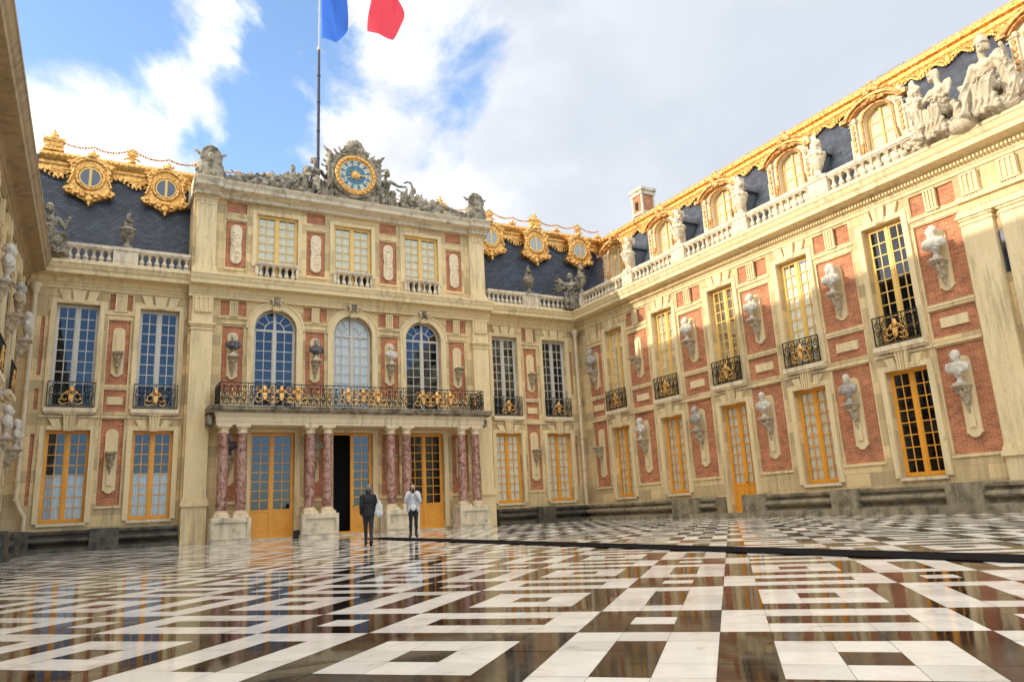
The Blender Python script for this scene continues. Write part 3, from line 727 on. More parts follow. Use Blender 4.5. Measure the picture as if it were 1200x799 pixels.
def side_facade(B, x0, x1, bays, piers, upmat, dentils=False, strips=(), first='side', cmat=None):
    """B parent empty (local frame).  bays: (cx, low, curtain, curtainmat, upcurt, handle)  piers: (cx, w, cols)"""
    holes = []; tr = MB(); bk = MB(); st = MB(); sills = MB()
    for cx, low, cur, cm, upc in bays:
        hw = WINW/2
        holes.append((cx-hw,cx+hw,5.27,9.39,.34)); holes.append((cx-hw,cx+hw,(.12 if low == 'door' else 1.02),4.44,.34))
        # raised surrounds
        for z0, z1 in ((5.27,9.39),(1.02 if low != 'door' else .12,4.44)):
            for s in (-1,1): tr.box(cx+s*hw,cx+s*(hw+.19),-.085,0,z0,z1+.0)
            tr.box(cx-hw-.19,cx+hw+.19,-.085,0,z1,z1+.17)
            for s in (-1,1): tr.box(cx+s*(hw+.19),cx+s*(hw+.27),-.03,0,z1-.35,z1+.17)
        for k, (a, b) in enumerate(((-.62,-.3),(.3,.62))):
            tr.prism([(cx+a*.8,4.52),(cx+b*.8,4.52),(cx+b*1.1,4.86),(cx+a*1.1,4.86)], -.105, 0)
            tr.prism([(cx+a*.85,9.46),(cx+b*.85,9.46),(cx+b*1.15,9.93),(cx+a*1.15,9.93)], -.105, 0)
        tr.prism([(cx-.17,9.42),(cx+.17,9.42),(cx+.24,9.93),(cx-.24,9.93)], -.13, 0)
        keystone(tr, cx, 4.40, 5.02)
        sills.box(cx-hw-.14,cx+hw+.14,-.26,.34,5.11,5.27); sills.box(cx-hw-.1,cx+hw+.1,-.2,0,5.04,5.11)
        if low != 'door': sills.box(cx-hw-.05,cx+hw+.05,-.08,.34,.92,1.02)
        sills.box(cx-hw-.27,cx+hw+.27,-.07,0,4.92,5.0)
    for cx, w in piers:
        a, b = cx-w/2, cx+w/2
        holes += [(a,b,6.24,8.83,.065), (a,b,5.17,6.02,.065), (a,b,1.60,4.87,.065)]
        if w > 1.2: holes += [(a,b,9.22,9.88,.065)]
        else: holes += [(cx-.4,cx-.21,9.26,9.92,.065),(cx+.21,cx+.4,9.26,9.92,.065)]
        for c, d in ((6.24,8.83),(5.17,6.02),(1.60,4.87),(9.22,9.9)): bk.quad((a,.065,c),(b,.065,c),(b,.065,d),(a,.065,d))
        tr.box(a-.05,b+.05,-.045,0,1.5,1.58); tr.box(a-.04,b+.04,-.03,0,6.13,6.2); tr.box(a-.04,b+.04,-.03,0,6.05,6.10)
        tr.box(cx-min(.43,w*.36),cx+min(.43,w*.36),.0,.065,5.45,5.76)
        tr.box(a-.02,b+.02,-.06,0,4.92,4.99); tr.box(a-.1,b+.1,-.05,0,9.06,9.13)
        triglyph(tr, cx, .42 if w < 1.2 else .38, 9.24, 9.9, .0)
        tr.box(a-.04,b+.04,-.03,0,8.87,8.93); 
        # fine fillets round the brick
        for s0 in (a-.035, b): 
            for c, d in ((6.24,8.83),(5.17,6.02),(1.60,4.87)): tr.box(s0,s0+.035,-.018,0,c,d)
    for a, b, c, d in strips:
        holes.append((a,b,c,d,.065)); bk.quad((a,.065,c),(b,.065,c),(b,.065,d),(a,.065,d))
    wl = MB(); wall_grid(wl, x0, x1, -.3, 10.2, holes); wl.build('wall', STONE, B)
    bk.build_split('brick_panel', BRICK, B); tr.build_split('stone_trim', TRIM, B); sills.build_split('window_sill', PALE, B)
    co_ = MB(); cornice(co_, x0, x1, 9.98, 10.9, .82)
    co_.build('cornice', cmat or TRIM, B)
    if dentils:
        d_ = MB(); n = int((x1-x0)/.115)
        for k in range(n): d_.box(x0+.115*k,x0+.115*k+.065,-.27,-.14,10.21,10.30)
        d_.build('dentils', TRIM, B)
    for cx, low, cur, cm, upc in bays:
        get(('up',upmat.name,upc), lambda: make_window('window', WINW, 4.1, 9, upmat, curtain=((.1,3.9) if upc else None), cmat=CLOTHG), B, (cx,.22,5.28))
        get('rail', rail_builder(1.6), B, (cx,-.19,5.29))
        if low == 'door': get('sdoor', lambda: make_window('door', WINW, 4.32, 8, OCHRE, panel=1.0, curtain=(1.1,4.2), cmat=CLOTHG, handle=True), B, (cx,.20,.12))
        else: get(('low',cur,cm and cm.name), lambda: make_window('window', WINW, 3.42, 8, OCHRE, curtain=cur, cmat=cm), B, (cx,.20,1.02))
    return
def niche(B, cx, up, arr=None, lower=None):
    p = MB(); plaque(p, cx, 6.55, 8.55, .44, .065, .075); p.box(cx-.1,cx+.1,-.06,-.04,7.6,8.3); plaque(p, cx, 2.05, 4.5, .44, .065, .075); p.box(cx-.1,cx+.1,-.06,-.04,2.35,2.95)
    p.build_split('plaque', TRIM, B)
    link('bracket', BRM, None, B, (cx,-.02,7.5)); link('bracket', BRM, None, B, (cx,-.02,3.6))

def base_bench(B, x0, x1, blocks, skips=(), yd=.8, mt=None):
    """moulded stone plinth bench between square blocks"""
    m = MB(); bl = MB(); cuts = sorted(blocks+list(skips)); x = x0; segs = []
    for a, b in cuts:
        if a > x: segs.append((x, a))
        x = max(x, b)
    if x < x1: segs.append((x, x1))
    prof = [(.0,-.35),(-yd,-.35),(-yd,.13),(-yd+.12,.16),(-yd+.22,.20),(-yd+.27,.26),(-yd+.2,.31),(-yd+.08,.34),(-yd+.02,.40),(-yd+.03,.47),(-yd+.1,.50),(-yd+.22,.53),(-yd+.24,.60),(-yd+.12,.63),(-yd+.10,.72),(-yd+.2,.76),(0,.76)]
    for a, b in segs: m.sweep(prof, a, b)
    for a, b in blocks: bl.box(a,b,-yd-.06,0,.16,.74); bl.box(a-.03,b+.03,-yd-.1,0,-.3,.16); bl.box(a+.02,b-.02,-yd-.03,0,.74,.78)
    m.build_split('plinth_bench', mt or BENCH, B); bl.build_split('plinth_block', mt or BENCH, B)

# ================================================================= MAIN RANGE (back of the court)
MAIN = empty('palace_building', (9.88,0,0)); MAIN_X = 9.88
tag(MAIN, 'central palace range with marble-columned porch, balcony and clock gable, closing the far end of the court', 'palace')
def L(x): return x-MAIN_X
class Sub:    # shift helper for local frames
    pass
XA, XB = -2.82, 22.58
C = 9.88
def mainshift(f): return f
# left and right flanks
lb = [(L(-1.0),'window',(.1,1.78),CLOTHW,False),(L(1.9),'window',(.1,1.78),CLOTHW,False)]
rb = [(L(17.95),'window',(.1,3.3),CLOTHG,False),(L(20.93),'window',(.1,3.3),CLOTHG,False)]
side_facade(MAIN, L(XA), L(2.95), lb, [(L(.47),.78)], GREYW, strips=[(L(-2.2),L(-2.07),1.7,4.3),(L(-2.2),L(-2.07),6.5,8.8),(L(-2.2),L(-2.07),5.2,6.0),(L(2.72),L(2.82),1.7,4.3),(L(2.72),L(2.82),5.2,6.0)])
side_facade(MAIN, L(16.81), L(XB), rb, [(L(19.45),.78)], GREYW, strips=[(L(21.95),L(22.08),1.7,4.3),(L(21.95),L(22.08),6.5,8.8)])
niche(MAIN, L(.47), 0); niche(MAIN, L(19.45), 0)
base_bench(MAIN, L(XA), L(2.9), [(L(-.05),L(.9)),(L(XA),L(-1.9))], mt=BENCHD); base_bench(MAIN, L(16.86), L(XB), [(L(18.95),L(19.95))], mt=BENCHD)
balustrade(MAIN, [(L(-1.85),L(.05)),(L(.95),L(2.9))], [(L(-2.05),L(-1.85)),(L(.05),L(.95))], per=.27)
balustrade(MAIN, [(L(16.9),L(18.95)),(L(19.9),L(21.9))], [(L(18.95),L(19.9)),(L(21.9),L(22.2))], per=.27)

# ---- pavilion
PY = -.4
AC = [-3.44, 0.0, 3.44]; PN = [-5.19,-1.73,1.73,5.19]
AW = 1.80; AR = .9; SPR = 8.80
holes = [(-6.9,-6.9,0,0,0)]; holes = []
wl = MB(); tr = MB(); bk = MB(); pl = MB()
for cx in AC:
    holes.append((cx-.9,cx+.9,5.25,SPR+AR,.4)); holes.append((cx-.9,cx+.9,.04,4.36,.4)); holes.append((cx-.9,cx+.9,11.02,14.05,.3))
for cx in PN:
    w = .84
    for c, d in ((1.6,4.3),(6.0,8.83),(11.44,13.55),(13.95,14.44)):
        holes.append((cx-w/2,cx+w/2,c,d,.065)); bk.quad((cx-w/2,PY+.065,c),(cx+w/2,PY+.065,c),(cx+w/2,PY+.065,d),(cx-w/2,PY+.065,d))
    for a, b in ((cx-.52,cx-.17),(cx+.17,cx+.52)):
        holes.append((a,b,9.30,9.92,.065)); bk.quad((a,PY+.065,9.3),(b,PY+.065,9.3),(b,PY+.065,9.92),(a,PY+.065,9.92))
    tr.M = Matrix.Translation((0,PY,0)); triglyph(tr, cx, .34, 9.3, 9.92); tr.box(cx-.62,cx+.62,-.05,0,9.16,9.22)
    tr.box(cx-.5,cx+.5,-.06,0,5.82,5.9); tr.box(cx-.48,cx+.48,-.045,0,8.93,9.0); tr.box(cx-.46,cx+.46,-.05,0,13.62,13.68); tr.box(cx-.46,cx+.46,-.05,0,11.32,11.38)
    tr.box(cx-.48,cx+.48,-.06,0,1.46,1.56)
wall_grid(wl, -6.93, 6.93, -.3, 10.2, [h for h in holes if h[3] < 10.3], PY); wall_grid(wl, -6.93, 6.93, 10.2, 14.7, [h for h in holes if h[2] > 10.3], PY)
for s in (-1,1): wl.quad((s*6.93,PY,-.3),(s*6.93,1.6,-.3),(s*6.93,1.6,14.7),(s*6.93,PY,14.7))
for cx in AC:                      # spandrels and intrados of each arch
    n = 20
    for s in (-1,1):
        poly = [(cx+s*AR, SPR+AR)]
        pts = [(cx+s*AR*math.cos(PI/2*k/n), SPR+AR*math.sin(PI/2*k/n)) for k in range(n+1)]
        for k in range(n):
            a, b = pts[k], pts[k+1]
            wl.add([(a[0],PY,a[1]),(b[0],PY,b[1]),(b[0],PY,SPR+AR),(a[0] if k else cx+s*AR,PY,SPR+AR)] , [(0,1,2,3)])
            wl.quad((a[0],PY,a[1]),(b[0],PY,b[1]),(b[0],PY+.4,b[1]),(a[0],PY+.4,a[1]))
    tr.M = Matrix.Translation((0,PY,0))
    tr.arc_band(cx, SPR, AR, AR+.26, -.06, 0); tr.arc_band(cx, SPR, AR+.26, AR+.34, -.1, 0); tr.arc_band(cx, SPR, AR+.0, AR+.06, -.08, 0)
    for s in (-1,1):
        tr.box(cx+s*AR,cx+s*(AR+.26),-.06,0,5.25,SPR); tr.box(cx+s*(AR+.26),cx+s*(AR+.34),-.1,0,SPR-.0,SPR+.0) if False else None
        tr.box(cx+s*.9,cx+s*1.08,-.05,0,11.6,14.05); 
        tr.box(cx+s*.9,cx+s*1.12,-.05,0,.1,4.36)
    tr.box(cx-1.08,cx+1.08,-.05,0,14.05,14.2); tr.box(cx-1.12,cx+1.12,-.05,0,4.36,4.5)
    keystone(tr, cx, 9.6, 10.05, .3, .42, 0, .2)
    # carved mask on the key
tr.M = Matrix.Translation((0,PY,0))
for s in (-1,1):
    pilaster(tr, s*6.43, .84, 1.45, 8.85, 0, .2); tr.box(s*6.43-.46,s*6.43+.46,-.22,0,.0,1.45); tr.box(s*6.43-.42,s*6.43+.42,-.2,0,8.85,9.3)
    triglyph(tr, s*6.43, .62, 9.36, 9.95, -.2, .05, 3); tr.box(s*6.43-.4,s*6.43+.4,-.2,0,9.3,9.98)
    pilaster(tr, s*6.43, .80, 11.05, 14.55, 0, .16); tr.box(s*6.43-.5,s*6.43+.5,-.25,0,10.92,11.06)
    for k in range(3): tr.box(s*6.43-.28+.2*k,s*6.43-.12+.2*k,-.19,-.16,14.1,14.45)
    # narrow brick strips next to the outer piers
wl.build('wall', STONE, MAIN); bk.build_split('brick_panel', BRICK, MAIN); tr.build_split('stone_trim', TRIM, MAIN)
cm_ = MB(); cornice(cm_, -6.98, 6.98, 9.98, 10.92, .62, PY-.12); cm_.box(-6.98,6.98,PY-.12,PY,9.98,10.92)
cm_.build('cornice', TRIM, MAIN)
cm_ = MB(); cm_.sweep([(PY,14.5),(PY-.22,14.5),(PY-.24,14.62),(PY-.3,14.66),(PY-.62,14.78),(PY-.64,14.92),(PY-.74,15.06),(PY-.76,15.12),(1.7,15.16),(1.7,14.5)], -7.05, 7.05)
cm_.sweep([(PY-.2,14.5),(PY-.42,14.5),(PY-.44,14.62),(PY-.5,14.66),(PY-.78,14.78),(PY-.80,14.92),(PY-.90,15.06),(PY-.92,15.12),(PY-.2,15.125)], -6.95, -5.9)
cm_.sweep([(PY-.2,14.5),(PY-.42,14.5),(PY-.44,14.62),(PY-.5,14.66),(PY-.78,14.78),(PY-.80,14.92),(PY-.90,15.06),(PY-.92,15.12),(PY-.2,15.125)], 5.9, 6.95)
cm_.build('attic_cornice', BAL, MAIN)
# carved oval panels of the attic
for i, cx in enumerate(PN):
    m = MB(); hw = .24
    pts = [(cx+hw*math.cos(PI*k/10), 13.15+hw*math.sin(PI*k/10)) for k in range(11)] + [(cx-hw,12.75),(cx-hw*.85,12.5),(cx-hw,12.25)] + [(cx+hw*math.cos(PI+PI*k/10), 11.85+hw*math.sin(PI+PI*k/10)) for k in range(11)] + [(cx+hw,12.25),(cx+hw*.85,12.5),(cx+hw,12.75)]
    m.prism(pts, PY-.06, PY+.04)
    r2 = random.Random(i)
    for k in range(26):
        z = r2.uniform(11.8,13.2); x = cx+r2.uniform(-.15,.15); m.ell((x,PY-.07,z),(.05,.03,.06),(0,r2.random()*3,0),8,6)
    m.cap((cx-.12,PY-.07,12.2),(cx+.1,PY-.07,12.9),.03,.03)
    link('relief_panel', sculpt(m, .018, 1, amp=.015, freq=20, seed=i), PALE, MAIN)

# arched windows
def arched_window(curt):
    f = MB(); W = .88; zs = SPR-5.26; 
    f.box(-W,-W+.07,0,.09,0,zs); f.box(W-.07,W,0,.09,0,zs); f.box(-.06,.06,-.02,.08,0,zs+W-.07); f.box(-W,W,0,.09,0,.08)
    f.arc_band(0, zs, W-.07, W, 0, .09); f.arc_band(0, zs, .40, .445, .02, .06, n=14); f.box(-W+.07,W-.07,.0,.075,zs-.05,zs+.04)
    for s in (-1,1):
        for a in (PI*.16, PI*.33):
            ca, sa = math.cos(a)*s, math.sin(a); 
            f.prism([(ca*.43-sa*.014*s, zs+sa*.43+.014),(ca*.82-sa*.014*s, zs+sa*.82+.014),(ca*.82+sa*.014*s, zs+sa*.82-.014),(ca*.43+sa*.014*s, zs+sa*.43-.014)], .022, .055)
        x0, x1 = (-W+.07,-.06) if s < 0 else (.06,W-.07)
        f.box(x0,x0+.035,.012,.06,.08,zs-.05); f.box(x1-.035,x1,.012,.06,.08,zs-.05)
        for k in range(1,8): z = .08+(zs-.13)*k/8; f.box(x0+.035,x1-.035,.022,.055,z-.015,z+.015)
        f.box((x0+x1)/2-.015,(x0+x1)/2+.015,.0235,.0535,.08,zs-.05)
    o = f.build('arched_window', GREYW)
    g = MB(); g.add([(-W+.05,.04,.05),(W-.05,.04,.05)]+[((W-.04)*math.cos(PI*k/20),.04,zs+(W-.04)*math.sin(PI*k/20)) for k in range(21)], [list(range(23))]); g.build('pane', GLASSC if curt else GLASS, o)
    if curt:
        c = MB(); n = 60; vs = []
        for k in range(n+1):
            x = -W+.08+(2*W-.16)*k/n; y = .09+.02*math.sin(k*1.15); vs += [(x,y,.05),(x,y,zs+math.sqrt(max(0,.8**2-x*x)))]
        c.add(vs, [(2*k,2*k+2,2*k+3,2*k+1) for k in range(n)], True); c.build('curtain', CLOTHW, o)
    return o
for i, cx in enumerate(AC):
    o = arched_window(i == 1); o.parent = MAIN; o.location = (cx,PY+.22,5.26)
    a = get('attic', lambda: make_window('window', 1.78, 2.95, 7, OCHREL, curtain=(.2,2.8), cmat=CLOTHG), MAIN, (cx,PY+.12,11.1))
    balustrade(MAIN, [(cx-.84,cx+.84)], [(cx-.9,cx-.84),(cx+.84,cx+.9)], y=PY-.0, z0=10.98, h=.80, per=.28, pd=.12, bh=.05, rh=.12)
    bpd = MB(); bpd.box(cx-.86,cx+.86,PY+.2,PY+.24,11.0,11.75); bpd.build('recess_shade_board', DARK, MAIN)  # dark board added behind the balusters for the shade in the recess
# mask keystones
for i, cx in enumerate(AC):
    m = MB(); m.ell((cx,PY-.26,9.98),(.13,.1,.15)); m.ell((cx,PY-.36,9.96),(.03,.04,.05))
    for s in (-1,1): m.tube(scrollpts(cx+s*.2,10.05,.1,1.2,9,s,PY-.2), .035, 6); m.ell((cx+s*.12,PY-.24,9.85),(.06,.05,.09))
    m.ell((cx,PY-.25,10.12),(.16,.08,.07)); link('mask_keystone', sculpt(m, .018, 1, seed=i), WEATH, MAIN)

# doors
DZ = .05
o = make_window('door', 1.80, 4.3, 8, OCHRE, panel=1.0); o.parent = MAIN; o.location = (AC[0],PY+.24,DZ)
o = make_window('door', 1.80, 4.3, 8, OCHRE, panel=1.0, handle=True); o.parent = MAIN; o.location = (AC[2],PY+.24,DZ)
o = make_window('door', 1.80, 4.3, 8, OCHRE, panel=1.0, handle=True, open_left=True); o.parent = MAIN; o.location = (AC[1],PY+.24,DZ)
o['label'] = 'door with its left leaf standing open on a dark hall'
# open leaf folded into the hall
lf = MB(); lf.box(-.88,-.83,.3,1.05,.1,4.2); lf.build('open_leaf', OCHRE, o)
lamp = MB(); lamp.box(-.8,.8,1.28,1.3,1.0,4.1)
th = MB()
for cx in AC: th.box(cx-.9,cx+.9,PY-.1,PY+.6,-.2,.05)
th.build_split('threshold', BAL, MAIN)
# ---- portico
COLX = [-5.54,-4.83,-2.13,-1.40,1.40,2.13,4.83,5.54]; CY = -1.36
def column():
    o = MB(); o.lathe([(.205,0),(.212,.3),(.212,1.0),(.203,1.8),(.186,2.75),(.182,3.02)], seg=22); sh = o.build('column', ROUGE)
    b = MB(); b.box(-.29,.29,-.29,.29,-.24,-.13); b.lathe([(.27,-.13),(.285,-.10),(.27,-.06),(.225,-.05),(.225,-.03),(.24,-.015),(.235,.0),(.2,.02)], seg=22); b.build('base', PALE, sh)
    c = MB(); c.lathe([(.19,3.02),(.21,3.04),(.21,3.07),(.19,3.08),(.19,3.17),(.215,3.19),(.25,3.25),(.255,3.27)], seg=22); c.box(-.275,.275,-.275,.275,3.27,3.35); c.build('capital', PALE, sh)
    return sh
for x in COLX: get('col', column, MAIN, (x,CY,1.17))
for a, b in ((-5.92,-4.5),(-2.5,-1.05),(1.05,2.5),(4.5,5.92)):
    p = MB(); p.box(a,b,CY-.38,CY+.38,.02,.84); p.box(a-.04,b+.04,CY-.42,CY+.42,-.2,.12); p.box(a-.03,b+.03,CY-.41,CY+.41,.84,.93)
    for q0,q1,z0_,z1_ in ((a,a+.13,.12,.84),(b-.13,b,.12,.84),(a+.13,b-.13,.12,.22),(a+.13,b-.13,.74,.84)): p.box(q0,q1,CY-.45,CY-.38,z0_,z1_)
    for sx_ in (a-.03, b): p.box(sx_,sx_+.03,CY-.41,CY-.28,.12,.84); p.box(sx_,sx_+.03,CY+.28,CY+.38,.12,.84)
    for xx in (a+.02, b-.02): pass
    p.box(a+.06,b-.06,CY+.38,PY,.02,.5) if False else None
    p.build('pedestal', BAL, MAIN)
e = MB(); e.box(-5.86,5.86,CY-.26,PY,4.52,4.64); e.box(-5.89,5.89,CY-.29,PY,4.64,4.86); e.box(-5.93,5.93,CY-.33,PY,4.86,5.0)
e.build('entablature', PALE, MAIN)
e = MB(); e.sweep([(PY,5.0),(CY-.38,5.0),(CY-.44,5.04),(CY-.52,5.07),(CY-.60,5.09),(CY-.61,5.17),(CY-.65,5.2),(CY-.65,5.25),(PY,5.25)], -6.18, 6.18)
for s in (-1,1):
    e.box(s*6.0,s*6.16,CY-.1,PY,4.55,4.91)
e.build('balcony_slab', WEATH, MAIN)
# balcony railing with gilded masks
BY = CY-.5; BZ = 5.25
rl = MB()
def railrun(rl, xa, xb, y, n):
    rl.box(xa,xb,y-.022,y+.022,BZ+.9,BZ+.935); rl.box(xa,xb,y-.015,y+.015,BZ+.06,BZ+.09)
    st = (xb-xa)/n
    for k in range(n+1): x = xa+st*k; rl.box(x-.012,x+.012,y-.012,y+.012,BZ,BZ+.9)
    for k in range(n):
        x = xa+st*(k+.5); q = st*.36
        for cz, a0, s in ((.74,0,1),(.44,2,-1),(.22,1,1)): rl.tube(scrollpts(x, BZ+cz, q*.9, 1.3, 11, s, y, a0), .021, 4)
        rl.tube([(x+q*math.cos(a*PI/4),y,BZ+.58+q*.5*math.sin(a*PI/4)) for a in range(8)], .015, 4, True)
        for j in (-1,1): rl.tube([(x,y,BZ+.1),(x+j*q,y,BZ+.36),(x,y,BZ+.6),(x+j*q*.7,y,BZ+.8)], .014, 4)
railrun(rl, -5.8, 5.8, BY, 44)
for s in (-1,1):
    rl.M = Matrix.Translation((s*5.8,BY,0)) @ Matrix.Rotation(PI/2,4,'Z'); railrun(rl, 0, 1.4, 0, 4)
rl.M = None
rail = rl.build('balcony_railing', IRON, MAIN)
g2 = MB()
for cx in AC:
    for j in (-1,0,1):
        link('gilded_mask', GM, None, rail, (cx+j*.66,BY-.03,BZ+.1))
        for s in (-1,1): g2.tube(scrollpts(cx+j*.66+s*.26,BZ+.7,.1,1.3,9,s,BY-.02), .014, 5); g2.ell((cx+j*.66+s*.3,BY-.03,BZ+.5),.035,seg=6,rings=5)
for x in (-5.35,-4.9,-1.95,-1.5,1.5,1.95,4.9,5.35):
    g2.ell((x,BY-.03,BZ+.62),(.04,.02,.07)); g2.ell((x,BY-.03,BZ+.3),(.05,.02,.05)); g2.tube(scrollpts(x,BZ+.42,.1,1.2,9,1,BY-.02), .012, 5)
[g for g in (g2.build_split('gilded_scroll', GOLDR, rail, .05),)]

# interior, roof block
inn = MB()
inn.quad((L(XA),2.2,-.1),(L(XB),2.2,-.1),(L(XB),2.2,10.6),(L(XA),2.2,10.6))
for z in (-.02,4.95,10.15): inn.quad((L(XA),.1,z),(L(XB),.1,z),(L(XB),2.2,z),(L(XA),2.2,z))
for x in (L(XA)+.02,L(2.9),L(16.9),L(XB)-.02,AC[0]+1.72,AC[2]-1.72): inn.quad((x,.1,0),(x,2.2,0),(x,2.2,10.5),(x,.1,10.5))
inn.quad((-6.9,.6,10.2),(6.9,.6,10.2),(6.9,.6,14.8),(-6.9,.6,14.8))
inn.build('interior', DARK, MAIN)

RX0, RX1 = L(-2.9), L(26.3)
rm = MB(); fnB = slope_fn(.75,10.9,1.5,16.15)
rm.sweep([(.75,10.9),(1.5,16.15),(7,17.0),(12,16.15),(12.6,10.9)], L(-9), RX1); rm.build('slate_roof', SLATE, MAIN)
rm = MB(); rm.sweep([(-.05,10.9),(1.0,10.9),(1.0,10.95),(-.05,10.95)], L(XA), L(XB)); rm.build('gutter', LEAD, MAIN)
gr = MB()
gr.sweep([(1.62,15.62),(1.30,15.62),(1.24,15.72),(1.26,15.84),(1.14,15.92),(1.08,16.05),(1.12,16.16),(1.2,16.24),(1.34,16.3),(1.7,16.34)], RX0, RX1)
lambrequin(gr, RX0, RX1, lambda x, s, off=0: fnB(x, s+.5, off+.05), 1.46, .62)
for k in range(int((RX1-RX0)/.2)): gr.ell((RX0+.1+.2*k,1.1,16.08),(.07,.05,.06), seg=6, rings=4)
gr.build('gilded_ridge', GOLD, MAIN)
rp = MB(); xs = [-2.43+1.47*k for k in range(20)]
for k, x in enumerate(xs):
    if k < len(xs)-1: rope(rp, (L(x),1.3,16.95 if k % 2 == 0 else 16.75), (L(xs[k+1]),1.3,16.95 if (k+1) % 2 == 0 else 16.75), .22)
    me = (FB, FS, FM, FS)[k % 4]; link('finial', me, None, MAIN, (L(x),1.32,16.36))
rp.build('gilded_garland', GOLDR, MAIN)
for x in (-1.0,1.9,5.0): oculus(MAIN, L(x), 1.02, 15.18)
for x in (14.9,18.0,20.86,23.8): oculus(MAIN, L(x), 1.02, 15.18, GPALE)

# ================================================================= RIGHT AND LEFT WINGS
def wing(name, origin, rz, ys, label, left=False, extent=28.0, start=0.0):
    W = empty('palace_wing', origin, rz); tag(W, label, 'palace', )
    sgn = -1 if not left else 1
    X = (lambda y: -y) if not left else (lambda y: y)        # world y -> local x
    bays = []; cyl = [-3.2-3.77*k for k in range(5)]
    kinds = [('window',(.1,3.3),CLOTHG,True),('window',(.1,3.3),CLOTHG,True),('door',None,None,False),('window',(.1,3.3),CLOTHG,True),('window',None,None,False)]  # upper curtains added in some bays imitate warm reflections in the panes
    if left: kinds = [('window',(.1,1.78),CLOTHW,False)]*5
    for y, k in zip(cyl, kinds): bays.append((X(y),)+k)
    for y in ((-24.7,) if not left else (-24.6,-28.4)): bays.append((X(y),'window',None,None,False))
    piers = [(X(-1.45),1.2)] + [(X(-5.03-3.75*k),1.5) for k in range(5)]
    piers[-1] = (X(-20.05),1.45)
    a, b = (0, extent) if not left else (-extent, 0)
    side_facade(W, a, b, bays, piers, OCHREL if not left else GREYW, dentils=not left, cmat=SHADE_TRIM if left else None)
    for p in piers: niche(W, p[0], 0)
    if not left:
        base_bench(W, 0.8, b, [(7.35,8.9),(11.4,12.45),(15.4,16.4),(19.35,20.4)], skips=[(9.75,11.4)])
        st = MB(); st.box(9.0,11.4,-1.0,0,-.3,.12); st.build('door_step', BENCH, W)
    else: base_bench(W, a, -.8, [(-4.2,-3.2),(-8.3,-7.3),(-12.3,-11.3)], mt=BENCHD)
    pt = MB()
    for x in ((21.32,22.42) if not left else (-21.4,-22.5)):
        pilaster(pt, x, .88, 1.45, 8.6, 0, .16); pt.box(x-.48,x+.48,-.18,0,-.1,1.45); triglyph(pt, x, .5, 9.28, 9.9, 0, .12); 
    pt.box(*( (20.8,23.0) if not left else (-23.0,-20.8)), -.2, 0, 8.6, 8.72)
    if not left:
        pt.box(20.8,23.0,-.12,0,9.05,9.2)
    pt.build_split('pilaster', TRIM, W)
    s2 = MB()
    if not left: s2.box(21.785,21.955,-.03,.0,6.6,7.85); s2.build('dark_slot', GDARK, W)  # dark strip put in for the shade of the recess between pilasters
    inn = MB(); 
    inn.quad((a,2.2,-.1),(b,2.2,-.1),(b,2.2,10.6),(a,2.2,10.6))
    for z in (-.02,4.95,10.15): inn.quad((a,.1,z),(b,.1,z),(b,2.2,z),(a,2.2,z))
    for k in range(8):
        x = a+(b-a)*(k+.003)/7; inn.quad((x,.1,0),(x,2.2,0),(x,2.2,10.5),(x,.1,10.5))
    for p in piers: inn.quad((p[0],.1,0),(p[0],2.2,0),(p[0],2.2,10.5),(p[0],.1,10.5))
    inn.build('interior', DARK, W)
    # end wall
    ew = MB(); xe = b if not left else a
    ew.box(min(xe,xe+.4*(-sgn)),max(xe,xe+.4*(-sgn)),0,9,-.3,10.9); ew.build('end_wall', STONE, W)
    rm = MB(); rm.sweep([(.3,10.9),(3.32,16.15),(6,16.6),(9,15.9),(12,10.9)], (-1.5 if not left else a), (b if not left else 1.5)); rm.build('slate_roof', SLATE, W)
    fn = slope_fn(.3,10.9,3.32,16.15)
    ga, gb = (-1.2, b) if not left else (a, 1.0)
    gr = MB()
    gr.sweep([(3.45,15.75),(3.05,15.56),(2.86,15.66),(2.84,15.8),(2.72,15.86),(2.68,16.0),(2.78,16.14),(2.95,16.24),(3.2,16.3),(3.6,16.3)], ga, gb)
    if not left:
        lambrequin(gr, ga, gb, lambda x, s, off=0: fn(x, s+.62, off+.04), .94, .66)
        for k in range(int((gb-ga)/.2)): gr.ell((ga+.1+.2*k,2.72,15.98),(.07,.05,.06), seg=6, rings=4)
    gr.build('gilded_ridge', GOLD, W)
    return W, X
RW, XR = wing('r', (22.58,0,0), -PI/2, None, 'long sunlit right-hand palace wing with gilded dormers and six bust niches per floor')
LW, XL = wing('l', (-2.82,0,0), PI/2, None, 'shaded left-hand palace wing seen almost edge on at the left border', left=True, extent=34)
MAIN['label'] = 'central palace range with red-columned porch, long balcony and a clock gable'

# right wing balustrade
posts = [(1.0,1.5),(4.98,5.72),(8.62,9.42),(12.37,13.1),(16.1,16.9),(20.2,20.5)]
balustrade(RW, [(posts[i][1],posts[i+1][0]) for i in range(5)], posts, y=-.38, per=.30, pd=.2)
b = MB(); b.box(20.5,28,-.58,-.18,10.9,11.06); b.box(23.9,28,-.55,-.2,11.06,11.75); b.build('parapet', BAL, RW)
